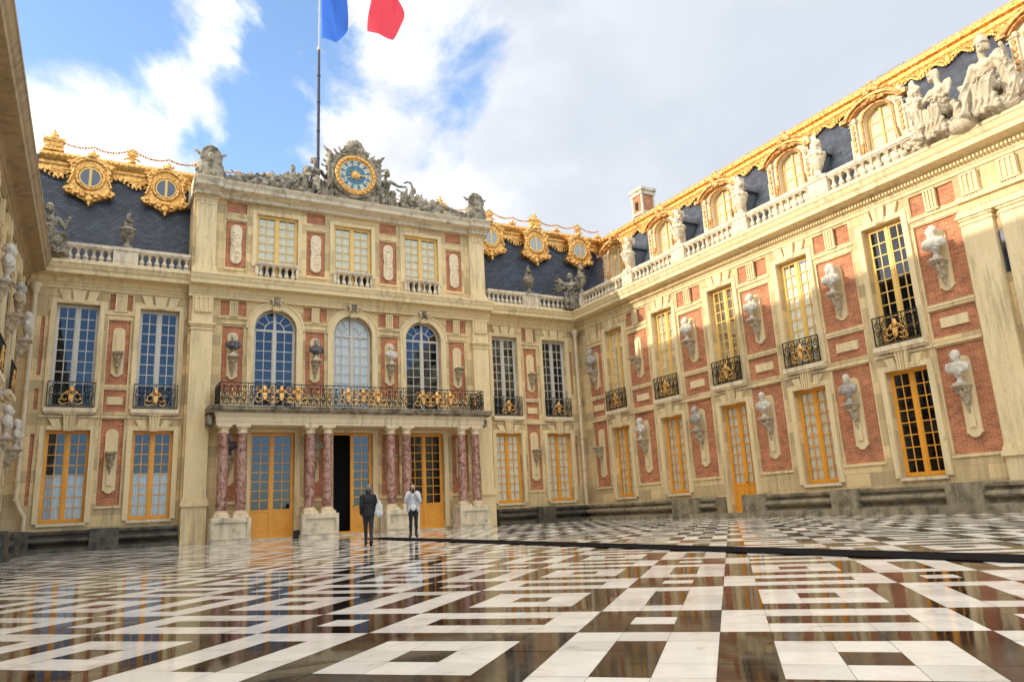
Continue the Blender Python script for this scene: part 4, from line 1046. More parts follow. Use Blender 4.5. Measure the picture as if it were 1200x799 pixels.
# dormers
def dormer():
    m = MB(); W_ = .98; ow = .54; z0 = 0; zs = 2.35
    m.box(-W_,-ow,0,.55,0,3.0); m.box(ow,W_,0,.55,0,3.0); m.box(-ow,ow,0,.5,0,.75)
    n = 12
    for k in range(n):
        a0, a1 = PI*k/n, PI*(k+1)/n; p = lambda a: (ow*math.cos(a), zs+.42*math.sin(a))
        (xa,za),(xb,zb) = p(a0), p(a1); m.prism([(xa,za),(xa,3.0),(xb,3.0),(xb,zb)], 0, .5)
    for s in (-1,1): m.box(s*.80,s*1.02,-.1,0,0,2.55); m.box(s*.76,s*1.06,-.14,0,2.45,2.6); m.box(s*.98,s*1.14,.0,.3,.5,1.9)
    d = m.build('dormer', PALE)
    g = MB(); n = 18
    ar = lambda r, k, e=.62: (r*math.cos(PI*(.1+.8*k/n)), 2.35+e*r*math.sin(PI*(.1+.8*k/n)))
    for k in range(n):
        for r0, r1, y0 in ((1.08,1.22,-.3),(.98,1.09,-.2)):
            g.prism([ar(r0,k),ar(r1,k),ar(r1,k+1),ar(r0,k+1)], y0, .1)
    for s in (-1,1):
        g.box(s*1.0,s*1.28,-.3,.1,2.52,2.66); 
        g.tube([(s*.62,-.1,1.6),(s*.7,-.12,1.0),(s*.66,-.1,.8)], .05, 6)
        for k in range(5): g.ell((s*.9,-.12,2.3-.22*k),(.07,.05,.1), seg=8, rings=6)
    n = 14
    g.tube([(.6*math.cos(PI*k/n),-.04,2.35+.47*math.sin(PI*k/n)) for k in range(n+1)], .05, 6)
    for s in (-1,1): g.tube([(s*.6,-.04,2.35),(s*.6,-.04,.8)], .04, 6)
    g.build('gilded_pediment', GOLDR, d)
    o = MB(); o.ell((0,-.18,2.98),(.26,.1,.14)); o.ell((0,-.2,3.02),(.1,.1,.14))
    for s in (-1,1):
        o.tube(scrollpts(s*.32,2.95,.12,1.3,10,s,-.16), .04, 6); o.cap((s*.25,-.16,3.0),(s*.6,-.14,2.85),.05,.03); o.tube([(s*.35,-.1,3.2),(s*.6,-.1,3.2),(s*.75,-.1,3.05)], .05, 6)
        o.ell((s*.2,-.12,3.25),(.14,.1,.1))
    o.ell((0,-.1,3.38),(.22,.14,.16)); o.ell((0,-.12,3.55),(.12,.12,.1))
    for k in range(6): o.ell((-.4+.16*k,-.14,2.88),(.06,.05,.05))
    link('gilded_crest', sculpt(o, .022, 1, amp=.02, freq=12), GOLDR, d)
    w_ = MB(); z1 = 2.3
    w_.box(-ow,-ow+.06,.22,.3,.75,z1); w_.box(ow-.06,ow,.22,.3,.75,z1); w_.box(-.04,.04,.2,.3,.75,2.7); w_.box(-ow+.06,ow-.06,.22,.3,.75,.83); w_.arc_band(0,2.3,.46,.54,.22,.3,n=12)
    for z in (1.25,1.75,2.25): w_.box(-ow+.06,ow-.06,.235,.28,z-.02,z+.02)
    f = w_.build('window_frame', OCHREL, d)
    p = MB(); p.add([(-ow+.03,.26,.78),(ow-.03,.26,.78)]+[(.5*math.cos(PI*k/14),.26,2.3+.44*math.sin(PI*k/14)) for k in range(15)], [list(range(17))]); p.build('pane', GWARM, d)
    r = MB(); n = 12; vs = []
    for k in range(n+1):
        a = PI*k/n; vs += [(1.08*math.cos(a),.0,2.38+.70*math.sin(a)),(1.08*math.cos(a),2.9,2.38+.70*math.sin(a))]
    r.add(vs, [(2*k,2*k+1,2*k+3,2*k+2) for k in range(n)], True)
    for yy in (.55,1.05,1.55): r.tube([(1.09*math.cos(PI*k/n),yy,2.38+.71*math.sin(PI*k/n)) for k in range(n+1)], .035, 5)
    for s in (-1,1): r.box(s*1.0,s*1.03,.1,2.4,.2,2.45); r.box(s*1.03,s*1.13,-.05,2.4,2.36,2.42)
    r.build('lead_roof', LEAD, d)
    return d
for y in (3.15,6.95,10.75,14.55,18.42,23.9): get('dormer', dormer, RW, (y,.62,11.15))
# chimneys
def chimney(loc, w, d, h, label, W_):
    m = MB(); m.box(-w/2,w/2,-d/2,d/2,0,h); m.build('chimney', BRICK, W_, loc)
ch = MB(); ch.box(-.62,.62,-.62,.62,-6,0); c1_ = ch.build('chimney', BRICK, RW, (.05,5.5,18.95)); c1_.scale = (.74,.74,1)
ch = MB()
for s in (-1,1):
    for q in (-1,1): ch.box(s*.66-.16*(s>0)-.0,s*.66+.16*(s<0),q*.66-.16*(q>0),q*.66+.16*(q<0),-6,0)
ch.box(-.72,.72,-.72,.72,-.12,.12); ch.box(-.82,.82,-.82,.82,.12,.3); ch.box(-.7,.7,-.7,.7,-1.35,-1.2)
ch.build('chimney_cap', BAL, c1_)
dk = MB()
for z in (-1.0,): dk.box(-.25,.1,-.69,-.66,z,z+.5); dk.box(-.69,-.66,-.25,.15,z,z+.5)
dk.build_split('flue_opening', DARK, c1_)
ch = MB(); ch.box(-.5,.5,-.42,.42,-3,0); c2_ = ch.build('chimney', BRICK, RW, (16.9,5.0,17.15)); ch = MB(); ch.box(-.6,.6,-.5,.5,0,.12); ch.build('chimney_cap', LEAD, c2_)

# ---------------------------------------------------------------- downpipes
def downpipe(x, y, label, jog=0, ztop=9.9):
    m = MB(); pts = [(0,0,ztop),(0,0,1.9)]
    if jog: pts += [(jog*.2,-.02,1.5),(jog*.3,-.03,1.3),(jog*.3,-.03,-.1)]
    else: pts += [(0,0,-.1)]
    m.tube(pts, .085, 10)
    o = m.build('downpipe', PIPE, None, (x,y,0))
    r = MB()
    for z in (8.0,5.9,4.2,2.6,1.9): r.lathe([(.105,z-.05),(.115,z-.02),(.115,z+.02),(.105,z+.05)], seg=12)
    r.lathe([(.09,ztop-.3),(.19,ztop-.05),(.21,ztop+.05),(.2,ztop+.1)], seg=12)
    r.build('collar', PIPE, o); tag(o, label, 'downpipe')
downpipe(22.2,-.28,'tall cream downpipe in the corner where the central range meets the right-hand wing')
downpipe(-2.45,-.28,'tall cream downpipe in the left corner, kinked near its foot', jog=1, ztop=9.9)
# ---------------------------------------------------------------- pavilion niches
for i, cx in enumerate(PN):
    for (za, zb, bz) in ((6.55,8.55,7.5),(2.2,4.2,3.35)):
        p = MB(); p.M = Matrix.Translation((0,PY,0)); plaque(p, cx, za, zb, .42, .065, .105); p.build('plaque', TRIM, MAIN)
        link('bracket', BRM, None, MAIN, (cx,PY-.02,bz))

# ---------------------------------------------------------------- busts
def B_main(x, z, y=0): return (x, y-.30, z), 0
def B_r(y, z): return (22.58-.31, y, z), -PI/2
def B_l(y, z): return (-2.82+.31, y, z), PI/2
specs = [
 (B_main(C+PN[0],7.5,PY),'headwhite',WMARB,DMARB,.3,1.0,'bust with white head and dark drapery left of the first arched window'),
 (B_main(C+PN[1],7.5,PY),'headwhite',GMARB,DMARB,-.4,1.0,'bust with grey head and black armour between first and second arched windows'),
 (B_main(C+PN[2],7.5,PY),'drape',WMARB,WMARB,.5,.95,'white marble bust between second and third arched windows'),
 (B_main(C+PN[0],3.35,PY),'drape',GMARB,DMARB,.2,.95,'dark bust in shade behind the leftmost pair of porch columns'),
 (B_main(C+PN[1],3.35,PY),'drape',GMARB,GMARB,-.3,.95,'grey bust in shade behind the second pair of porch columns'),
 (B_r(-1.45,7.5),'drape',GMARB,GMARB,-.6,1.25,'large grey bust high on the right wing, nearest the corner downpipe'),
 (B_r(-8.78,7.5),'drape',WMARB,WMARB,-.7,1.1,'white bust with dark bracket high between second and third windows of the right wing'),
 (B_r(-12.53,7.5),'drape',WMARB,WMARB,-.6,1.1,'sunlit white bust high above and right of the right wing door'),
 (B_r(-16.28,7.5),'wig',WMARB,WMARB,-.3,1.1,'sunlit wigged bust high between the two nearest right wing windows'),
 (B_r(-20.05,7.5),'drape',WMARB,WMARB,-.8,1.15,'brightest white bust high beside the pale pilaster at far right'),
 (B_r(-5.03,3.6),'drape',WMARB,WMARB,-.5,1.05,'white bust low between the first two ground windows of the right wing'),
 (B_r(-8.78,3.6),'armour',GMARB,GMARB,-.2,1.05,'grey armoured bust low on the brickwork just left of the right wing door'),
 (B_r(-12.53,3.6),'drape',WMARB,WMARB,.5,1.05,'white bust low on the brickwork just right of the right wing door'),
 (B_r(-16.28,3.6),'armour',WMARB,GMARB,.3,1.05,'grey-white bust low between the two nearest ground windows of the right wing'),
 (B_r(-20.05,3.6),'drape',WMARB,WMARB,-.2,1.1,'white draped bust low at far right beside the pilaster'),
 (B_l(-1.45,7.5),'drape',WMARB,WMARB,.4,1.1,'upper white bust on the left wing, deepest in the corner by the downpipe'),
 (B_l(-5.03,7.5),'armour',GMARB,BRONZE,.5,1.15,'upper dark bust on the left wing, second from the corner'),
 (B_l(-8.78,7.5),'drape',WMARB,WMARB,.3,1.15,'upper pale bust on the left wing, third from the corner'),
 (B_l(-1.45,3.6),'wig',WMARB,WMARB,.4,1.05,'lower white bust on the left wing, beside the left downpipe'),
 (B_l(-5.03,3.6),'drape',WMARB,WMARB,.2,1.05,'lower white bust on the left wing at the picture edge'),
 (B_l(-8.78,3.6),'drape',GMARB,GMARB,.2,1.05,'lower grey bust on the left wing, nearest of its row'),
]
for i, ((loc, rz), kind, hm, tm, turn, sc, lab) in enumerate(specs): bust(kind, hm, tm, turn, sc, loc, rz, lab, 0, i)

# ---------------------------------------------------------------- urns
for x, nm in ((.5,'left'),(19.42,'right')):
    urn((x,-.35,11.76), 'dark flower urn on the balustrade over the %s flank of the central range' % nm, WEATH, 'urns on the roof balustrades', 1.0)
names = ['at the inner corner beside the winged statue','between the first and second dormers','between the second and third dormers','between the third and fourth dormers','between the fourth and fifth dormers','beside the seated statues']
for y, nm in zip((-1.25,-5.35,-9.02,-12.74,-16.5,-20.32), names):
    urn((22.2,y,11.76), 'stone flower urn on the right wing balustrade '+nm, BAL if y < -2 else WEATH, 'urns on the roof balustrades', 1.12)

# ---------------------------------------------------------------- statues
def seated(pose=0, s=1.0):
    m = MB()
    m.ell((0,.05,.2),(.55,.42,.3)); m.ell((.3,-.1,.12),(.35,.3,.2)); m.ell((-.35,-.05,.12),(.3,.3,.2))
    m.ell((0,.08,.72),(.27,.23,.22)); m.ell((0,.08,1.0),(.19,.15,.24)); m.ell((0,.06,1.3),(.24,.17,.24)); m.ell((-.1,-.06,1.32),(.09,.08,.09)); m.ell((.1,-.06,1.32),(.09,.08,.09))
    for k in (-1,1): m.ell((k*.24,.08,1.45),(.1,.1,.1))
    m.cap((0,.06,1.48),(0,.02,1.66),.08,.07)
    hx = .07*(1 if pose % 2 else -1)
    m.ell((hx,-.0,1.80),(.112,.13,.155)); m.cap((hx,-.125,1.84),(hx,-.16,1.78),.018,.028); m.ell((hx,-.115,1.685),(.045,.04,.035)); m.ell((hx,-.12,1.735),(.035,.025,.014)); m.ell((hx,-.11,1.86),(.08,.03,.02)); m.ell((hx,.05,1.86),(.138,.13,.13)); m.ell((hx-.1,.03,1.76),(.05,.08,.09)); m.ell((hx+.1,.03,1.76),(.05,.08,.09))
    # legs under drapery
    for k, kx in ((-1,-.22),(1,.26)):
        m.cap((k*.13,.0,.72),(kx,-.48,.78 if k < 0 else .70),.165,.115); m.cap((kx,-.48,.78 if k < 0 else .70),(kx*.9,-.5+.1*k,.12),.11,.07); m.cap((kx*.9,-.5+.1*k,.08),(kx*.9,-.72+.1*k,.05),.07,.05)
    m.cap((-.2,-.33,.68),(.24,-.33,.6),.12,.12); m.cap((-.18,-.40,.45),(.18,-.42,.38),.09,.09)
    for a in range(6): x = -.3+.12*a; m.cap((x*.8,-.42,.78),(x*1.25,-.46+.03*(a%2),.08),.05,.075)
    m.cap((-.3,.1,.8),(-.5,.0,.2),.12,.14); m.cap((.3,.1,.8),(.5,.0,.2),.12,.12)
    m.cap((.28,.1,1.5),(-.2,-.08,1.05),.06,.05); m.cap((-.25,.1,1.5),(-.05,-.1,1.1),.05,.04)
    if pose == 0:      # arms toward a raised knee, hair bun
        m.cap((-.3,.06,1.43),(-.46,-.18,1.12),.075,.06); m.cap((-.46,-.18,1.12),(-.2,-.42,1.12),.055,.04); m.ell((-.17,-.46,1.13),(.05,.06,.04))
        m.cap((.3,.06,1.43),(.36,-.1,1.08),.075,.06); m.cap((.36,-.1,1.08),(.05,-.38,1.02),.055,.04); m.ell((.02,-.42,1.02),(.05,.06,.04)); m.ell((hx,.1,1.95),(.09,.09,.07))
        m.cap((-.5,-.2,1.02),(-.55,-.25,1.5),.05,.04); m.ell((-.55,-.25,1.55),(.07,.06,.08))
    elif pose == 1:    # helmeted, hand on hip, cloak
        m.cap((-.3,.06,1.43),(-.5,.05,1.12),.08,.065); m.cap((-.5,.05,1.12),(-.3,-.1,.9),.06,.045); m.ell((-.28,-.12,.9),.055)
        m.cap((.3,.06,1.43),(.52,-.02,1.2),.08,.065); m.cap((.52,-.02,1.2),(.6,-.2,1.42),.06,.045); m.ell((.6,-.23,1.47),(.05,.05,.07)); m.cap((.6,-.23,.2),(.6,-.23,1.3),.03,.03)
        m.lathe([(.2,0),(.15,.02),(.14,.1),(.1,.2),(.03,.24)], (hx,.01,1.86), 14); m.ell((hx,.05,2.1),(.04,.16,.08)); m.cap((.3,.14,1.5),(.5,.16,.5),.13,.2); m.cap((-.3,.14,1.5),(-.42,.16,.6),.1,.16)
    elif pose == 2:    # bare-chested, leaning
        m.cap((-.3,.06,1.43),(-.52,-.02,1.15),.085,.07); m.cap((-.52,-.02,1.15),(-.42,-.3,.95),.065,.05); m.ell((-.4,-.34,.94),.06)
        m.cap((.3,.06,1.43),(.5,.08,1.2),.085,.07); m.cap((.5,.08,1.2),(.55,-.1,1.5),.065,.045); m.ell((.55,-.12,1.55),.055); m.ell((hx,-.06,1.68),(.08,.07,.1)); m.cap((-.35,.12,1.4),(-.5,.12,.5),.14,.2)
    else:              # crowned woman, one arm stretched to a sickle bow
        m.cap((-.3,.06,1.43),(-.45,-.1,1.1),.07,.06); m.cap((-.45,-.1,1.1),(-.2,-.34,.95),.055,.04); m.ell((-.18,-.37,.95),.05)
        m.cap((.3,.06,1.43),(.58,-.0,1.25),.075,.06); m.cap((.58,0,1.25),(.85,-.1,1.2),.055,.04); m.ell((.89,-.1,1.2),.05)
        m.tube([(.98,-.1,.55),(1.1,-.1,.95),(1.16,-.1,1.25),(1.1,-.1,1.42),(.95,-.1,1.46),(.8,-.1,1.38)],[.035,.04,.05,.05,.045,.04],8)
        for k in range(5): m.cap((hx-.08+.04*k,.02,1.93),(hx-.1+.05*k,.02,2.06),.03,.012)
    return m
def statue(pose, loc, rz, s, mat, label, seed, vox=.0145, group=None, extra=None):
    m = seated(pose)
    if extra: extra(m)
    me = sculpt(m, vox, 0, amp=.010, freq=9, fold=.030, ffreq=46, seed=seed, zfold=(.1,1.15)); 
    o = link('statue', me, mat, None, loc, rz); o.scale = (s,s,s); tag(o, label, 'statue', group); return o
def foliage(m):
    r2 = random.Random(4)
    for k in range(22): m.ell((-.75+r2.uniform(-.2,.2),-.35+r2.uniform(-.12,.1),.12+r2.uniform(-.12,.18)), r2.uniform(.05,.09), seg=8, rings=6)
    m.ell((-.5,-.1,.1),(.4,.35,.25)); m.ell((.6,-.1,.05),(.4,.3,.2))
statue(0, (22.12,-21.12,10.98), -PI/2-.25, 1.24, STATUE, 'pale seated statue of a bare-armed woman hugging her knee, left of the helmeted one', 1, group=None, extra=foliage)
statue(1, (22.12,-22.5,10.98), -PI/2-.1, 1.28, STATUE, 'pale seated statue of a helmeted woman in a cloak at top right', 2)
statue(2, (8.12,-.35,15.12), .25, 1.12, WEATH, 'weathered seated bare-chested male statue left of the gilded clock', 3)
statue(3, (11.55,-.35,15.12), -.2, 1.12, WEATH, 'weathered seated crowned female statue with a sickle, right of the gilded clock', 4)
def winged(m):
    for k in range(5): m.cap((-.2,.2,1.3),(-.75-.08*k,.1,1.9-.22*k),.09,.035)
    m.cap((-.3,.05,1.43),(-.7,-.1,1.62),.07,.05)
statue(0, (22.05,-.55,10.95), -.7, 1.12, WEATH, 'weathered winged figure crouching in the inner right corner of the roof balustrade', 5, extra=winged)
statue(2, (-2.15,-.45,11.1), .5, 1.1, WEATH, 'weathered figure on the roofline at the inner left corner', 6)

# trophies heaped along the gable
def heap(xa, xb, ha, hb, seed, label):
    m = MB(); r2 = random.Random(seed); n = int(abs(xb-xa)*34)
    m.prism([(xa,0),(xb,0),(xb,hb*.5),(xa,ha*.5)] if xb > xa else [(xb,0),(xa,0),(xa,ha*.5),(xb,hb*.5)], -.2, .25)
    for k in range(n):
        t = r2.random(); x = xa+(xb-xa)*t; h = ha+(hb-ha)*t**1.0; z = r2.uniform(.02,1)**.8*h*.92
        q = r2.random(); y = -.25*(1-z/h)-r2.uniform(0,.1)
        if q < .45: m.ell((x,y,z),(r2.uniform(.08,.17),.12,r2.uniform(.08,.17)),(0,r2.random()*3,0),10,7)
        elif q < .62:
            a = r2.uniform(-1.2,1.2); l = r2.uniform(.25,.5); m.cap((x,y,z),(x+l*math.sin(a),y,z+l*.7*abs(math.cos(a))),.05,.03)
        elif q < .75: m.ell((x,y-.03,z),(.17,.07,.19),(0,r2.random(),0),12,8); m.ell((x,y-.11,z),(.07,.05,.08))
        elif q < .88: m.lathe([(.11,0),(.13,.05),(.1,.16),(.04,.22)], (x,y,z), 10)
        else: m.tube(scrollpts(x,z,.13,1.3,10,1,y-.08), .04, 6)
    for k in range(int(abs(xb-xa)*3)):
        t = r2.random(); x = xa+(xb-xa)*t; h = ha+(hb-ha)*t; m.cap((x,.05,h*.7),(x+r2.uniform(-.3,.3),.05,h*1.18),.06,.02)
    me = sculpt(m, .026, 1, amp=.035, freq=8, seed=seed); o = link('trophy_carving', me, WEATH, None, (0,-.5,15.12)); tag(o, label, 'carving'); return o
heap(4.15,7.35,.42,1.15,21,'long weathered heap of carved trophies sloping up to the clock from the left')
heap(15.65,12.2,.42,1.25,22,'long weathered heap of carved trophies sloping up to the clock from the right')
statue(3, (7.05,-.3,15.15), .5, .8, WEATH, 'small weathered crouching figure among the trophies left of the clock', 9)
statue(1, (13.0,-.3,15.15), -.4, .72, WEATH, 'small weathered crouching figure among the trophies right of the clock', 10)
def cartouche(x, label, seed):
    m = MB(); m.ell((0,-.08,1.02),(.36,.13,.46),(0,0,0),16,12); m.tube([(.38*math.cos(2*PI*k/16),-.12,1.02+.48*math.sin(2*PI*k/16)) for k in range(16)],.055,8,True)
    m.ell((0,-.2,1.05),(.12,.08,.2)); m.ell((0,-.2,1.3),(.1,.06,.08)); m.box(-.5,.5,-.2,.2,0,.1)
    for s in (-1,1):
        m.cap((s*.15,-.12,.62),(s*.22,-.2,.12),.15,.11); m.cap((s*.38,-.05,.7),(s*.42,-.05,.1),.12,.16); m.ell((s*.3,-.16,.5),(.16,.12,.2)); m.cap((s*.4,0,1.2),(s*.58,0,1.3),.07,.04); m.tube(scrollpts(s*.42,.35,.15,1.3,10,s,-.12),.05,6)
    m.cap((0,-.2,.7),(0,-.22,.15),.08,.08); m.ell((0,0,1.5),(.22,.12,.1))
    me = sculpt(m, .024, 1, amp=.025, freq=8, seed=seed); o = link('cartouche', me, WEATH, None, (x,-.6,15.12)); o.scale = (1.08,1.08,1.08); tag(o, label, 'carving', 'carved shields ending the gable')
cartouche(3.5,'carved oval shield on paired supports at the left end of the gable',31)
cartouche(16.3,'carved oval shield on paired supports at the right end of the gable',32)

# ---------------------------------------------------------------- clock
CK = empty('clock', (9.9,-.78,16.55)); tag(CK, 'gilded clock with blue dial and golden sun in a carved stone surround on the gable', 'clock')
m = MB()
m.prism([(-1.05,-1.42),(1.05,-1.42),(1.0,-.9),(1.12,0),(.9,.7),(.45,1.05),(0,1.15),(-.45,1.05),(-.9,.7),(-1.12,0),(-1.0,-.9)], .1, .55)
m.tube([(1.08*math.cos(2*PI*k/32),.04,1.08*math.sin(2*PI*k/32)) for k in range(32)], .09, 8, True)
r2 = random.Random(8)
for k in range(70):
    a = PI*r2.uniform(.02,.98); rr = r2.uniform(1.1,1.42); m.ell((rr*math.cos(a)*.95,.15+r2.uniform(-.1,.1),rr*math.sin(a)), r2.uniform(.07,.15), seg=8, rings=6)
for s in (-1,1):
    for k in range(7):
        a = PI*(.5-s*(.1+.055*k)); m.cap((1.15*math.cos(a),.15,1.15*math.sin(a)),(1.62*math.cos(a),.15,1.6*math.sin(a)),.08,.04)
    m.cap((s*1.2,.1,-1.3),(s*1.22,.1,1.05),.13,.09); m.cap((s*1.22,.1,1.0),(s*1.5,.1,1.3),.1,.04); m.tube(scrollpts(s*1.05,-1.15,.25,1.3,12,s,.05),.09,8)
m.ell((0,.05,1.32),(.2,.18,.26)); m.ell((0,-.12,1.28),(.05,.07,.07)); m.ell((0,.1,1.6),(.42,.25,.25)); m.ell((0,.1,1.78),(.22,.18,.12)); m.ell((.3,.1,1.35),(.2,.2,.28)); m.ell((-.3,.1,1.35),(.2,.2,.28))
link('carved_surround', sculpt(m, .03, 1, amp=.04, freq=7, seed=5), WEATH, CK)
m = MB(); N = 48
m.prism([(.99*math.cos(2*PI*k/N),.99*math.sin(2*PI*k/N)) for k in range(N)], -.02, .1); base_ = m
m = MB()
for r, t in ((.96,.045),(.88,.06),(.78,.03)): m.tube([(r*math.cos(2*PI*k/N),-.04,r*math.sin(2*PI*k/N)) for k in range(N)], t, 8, True)
for k in range(28): a = 2*PI*k/28; m.ell((.89*math.cos(a),-.1,.89*math.sin(a)),(.06,.04,.045),(0,-a,0),8,6)
m.build('gilded_rim', GOLD, CK)
FACE = plain('cream_enamel', (.60,.56,.42), .5, var=.1); BLUE = plain('blue_enamel', (.05,.17,.26), .5, var=.12)
m = MB(); m.prism([(.98*math.cos(2*PI*k/N),.98*math.sin(2*PI*k/N)) for k in range(N)], -.02, .1); f = m.build('dial', BLUE, CK)
m = MB()
for r, t in ((.74,.014),(.50,.014)): m.tube([(r*math.cos(2*PI*k/N),-.028,r*math.sin(2*PI*k/N)) for k in range(N)], t, 5, True)
m.build('ring', FACE, f)
for k in range(12):
    a = PI/2-2*PI*k/12; tb = MB(); tb.M = Matrix.Translation((.62*math.cos(a),0,.62*math.sin(a))) @ Matrix.Rotation(2*PI*k/12,4,'Y')
    tb.box(-.095,.095,-.034,-.02,-.1,.1); t = tb.build('tablet', FACE, f)
    cu = bpy.data.curves.new('n', 'FONT'); cu.body = ['XII','I','II','III','IIII','V','VI','VII','VIII','IX','X','XI'][k]; cu.size = .16; cu.align_x = 'CENTER'; cu.align_y = 'CENTER'; cu.extrude = .002
    to = bpy.data.objects.new('n', cu); COL.objects.link(to); bpy.context.view_layer.update(); me = bpy.data.meshes.new_from_object(to); bpy.data.objects.remove(to)
    sc_ = min(1, .17/max(.01, max(v.co.x for v in me.vertices)-min(v.co.x for v in me.vertices)))
    me.transform(Matrix.Translation((.62*math.cos(a),-.038,.62*math.sin(a))) @ Matrix.Rotation(2*PI*k/12,4,'Y') @ Matrix.Rotation(PI/2,4,'X') @ Matrix.Diagonal((sc_,1,1,1)))
    link('numeral', me, BLUE, f)
m = MB(); 
for k in range(16):
    a = 2*PI*k/16; r1 = .34 if k % 2 == 0 else .26; p = lambda r, q: (r*math.cos(q), r*math.sin(q))
    m.prism([p(.14,a-.2), p(r1,a), p(.14,a+.2)], -.07, -.03)
m.ell((0,-.06,0),(.16,.07,.16)); m.ell((0,-.12,.0),(.03,.03,.04)); m.build('sun', GOLD, CK)
m = MB(); m.prism([(.1,-.03),(.5,-.02),(.56,0),(.5,.02),(.1,.03)], -.085, -.07); m.build('hand', GOLD, CK)
m = MB(); m.M = Matrix.Rotation(-R(205),4,'Y'); m.prism([(.1,-.02),(.62,-.015),(.68,0),(.62,.015),(.1,.02)], -.06, -.045); m.build('hand', FACE, CK)

# ---------------------------------------------------------------- flagpole and flag
FP = empty('flagpole', (8.62,1.2,16.2)); tag(FP, 'tall dark flagpole behind the clock gable, thinner above its last collar', 'flagpole')
POLE = plain('dark_pole_paint', (.045,.04,.06), .4, .2); m = MB(); m.lathe([(.085,0),(.08,5),(.062,7.95),(.06,8.0)], seg=12)
for z in (1.9,3.4,5.0,6.5): m.lathe([(.082,z-.05),(.1,z-.03),(.1,z+.03),(.08,z+.05)], seg=12)
m.build('pole', POLE, FP); m = MB(); m.lathe([(.032,8.0),(.028,14.0)], seg=8); m.lathe([(.06,7.93),(.1,7.97),(.1,8.08),(.05,8.12)], seg=10); m.ell((0,0,14.05),.09); m.build('top_pole', GREYW, FP)
def flag():
    nu, nv = 66, 26; vs = []; fs = []; mi = []
    keys = [(0,8.76,24.9),(.17,9.45,24.98),(.33,10.08,25.75),(.5,10.75,26.3),(.66,11.4,26.15),(.76,12.0,26.45),(.86,12.5,25.95),(1.0,12.85,27.0)]
    def at(u):
        for a, b in zip(keys, keys[1:]):
            if u <= b[0]+1e-9:
                t = (u-a[0])/(b[0]-a[0]); t = t*t*(3-2*t); return a[1]+(b[1]-a[1])*t, a[2]+(b[2]-a[2])*t
        return keys[-1][1:]
    for i in range(nu+1):
        u = i/nu; x, z = at(u); h = 2.75-.25*u-.6*max(0,u-.66)
        for j in range(nv+1):
            v = j/nv; y = 1.2+.42*math.sin(u*11+v*1.6)*u**.5+.12*math.sin(u*27+v*5)*min(1,u*3)
            pinch = .35*max(0,u-.66)*math.sin(v*7)
            vs.append((x+.28*math.sin(v*2.2+u*8)*u+pinch-.04*v, y, z+h*v+.08*math.sin(u*21+v*3)))
    for i in range(nu):
        for j in range(nv): a = i*(nv+1)+j; fs.append((a,a+nv+1,a+nv+2,a+1)); mi.append(min(2, i*3//nu))
    me = bpy.data.meshes.new('flag'); me.from_pydata(vs, [], fs)
    for nm, c in (('flag_blue',(.05,.16,.58)),('flag_white',(.85,.85,.87)),('flag_red',(.80,.07,.10))):
        mm, nt_, b_ = mat_new(nm); b_.inputs['Base Color'].default_value = (*c,1); b_.inputs['Roughness'].default_value = .8
        tl = nd(nt_, 'ShaderNodeBsdfTranslucent'); tl.inputs[0].default_value = (*[min(1,x*1.3) for x in c],1); ms = nd(nt_, 'ShaderNodeMixShader'); ms.inputs[0].default_value = .5
        nt_.links.new(b_.outputs[0], ms.inputs[1]); nt_.links.new(tl.outputs[0], ms.inputs[2]); nt_.links.new(ms.outputs[0], nt_.nodes['Material Output'].inputs[0]); me.materials.append(mm)
    me.polygons.foreach_set('material_index', mi); me.polygons.foreach_set('use_smooth', [True]*len(mi)); me.update()
    o = link('flag', me); tag(o, 'blue, white and red flag streaming from the top of the pole', 'flag')
flag()

# ---------------------------------------------------------------- people
SKIN = plain('skin', (.55,.33,.24), .5, var=.05); HAIR = plain('dark_hair', (.025,.016,.012), .5, var=.2)
def hand(m, wrist, dirv, palmn, s=1.0, curl=.5):
    wv = Vector(wrist); d = Vector(dirv).normalized(); n = Vector(palmn).normalized(); side = d.cross(n).normalized()
    c = wv+d*.045*s; m.cap(wv, wv+d*.06*s, .026*s, .03*s, 8)
    for k, (o_, l) in enumerate(((-.030,.062),(-.010,.075),(.011,.07),(.031,.055))):
        a = wv+d*.075*s+side*o_*s; b_ = a+d*l*.55*s+n*.01*curl; e_ = b_+(d*(1-curl)+n*curl).normalized()*l*.5*s
        m.cap(a, b_, .0105*s, .0095*s, 6); m.cap(b_, e_, .0095*s, .008*s, 6)
    a = wv+d*.03*s+side*-.03*s; b_ = a+(d*.5-side*.7+n*.3).normalized()*.045*s; m.cap(a, b_, .012*s, .011*s, 6); m.cap(b_, b_+(d*.9+n*.3).normalized()*.03*s, .010*s, .009*s, 6)
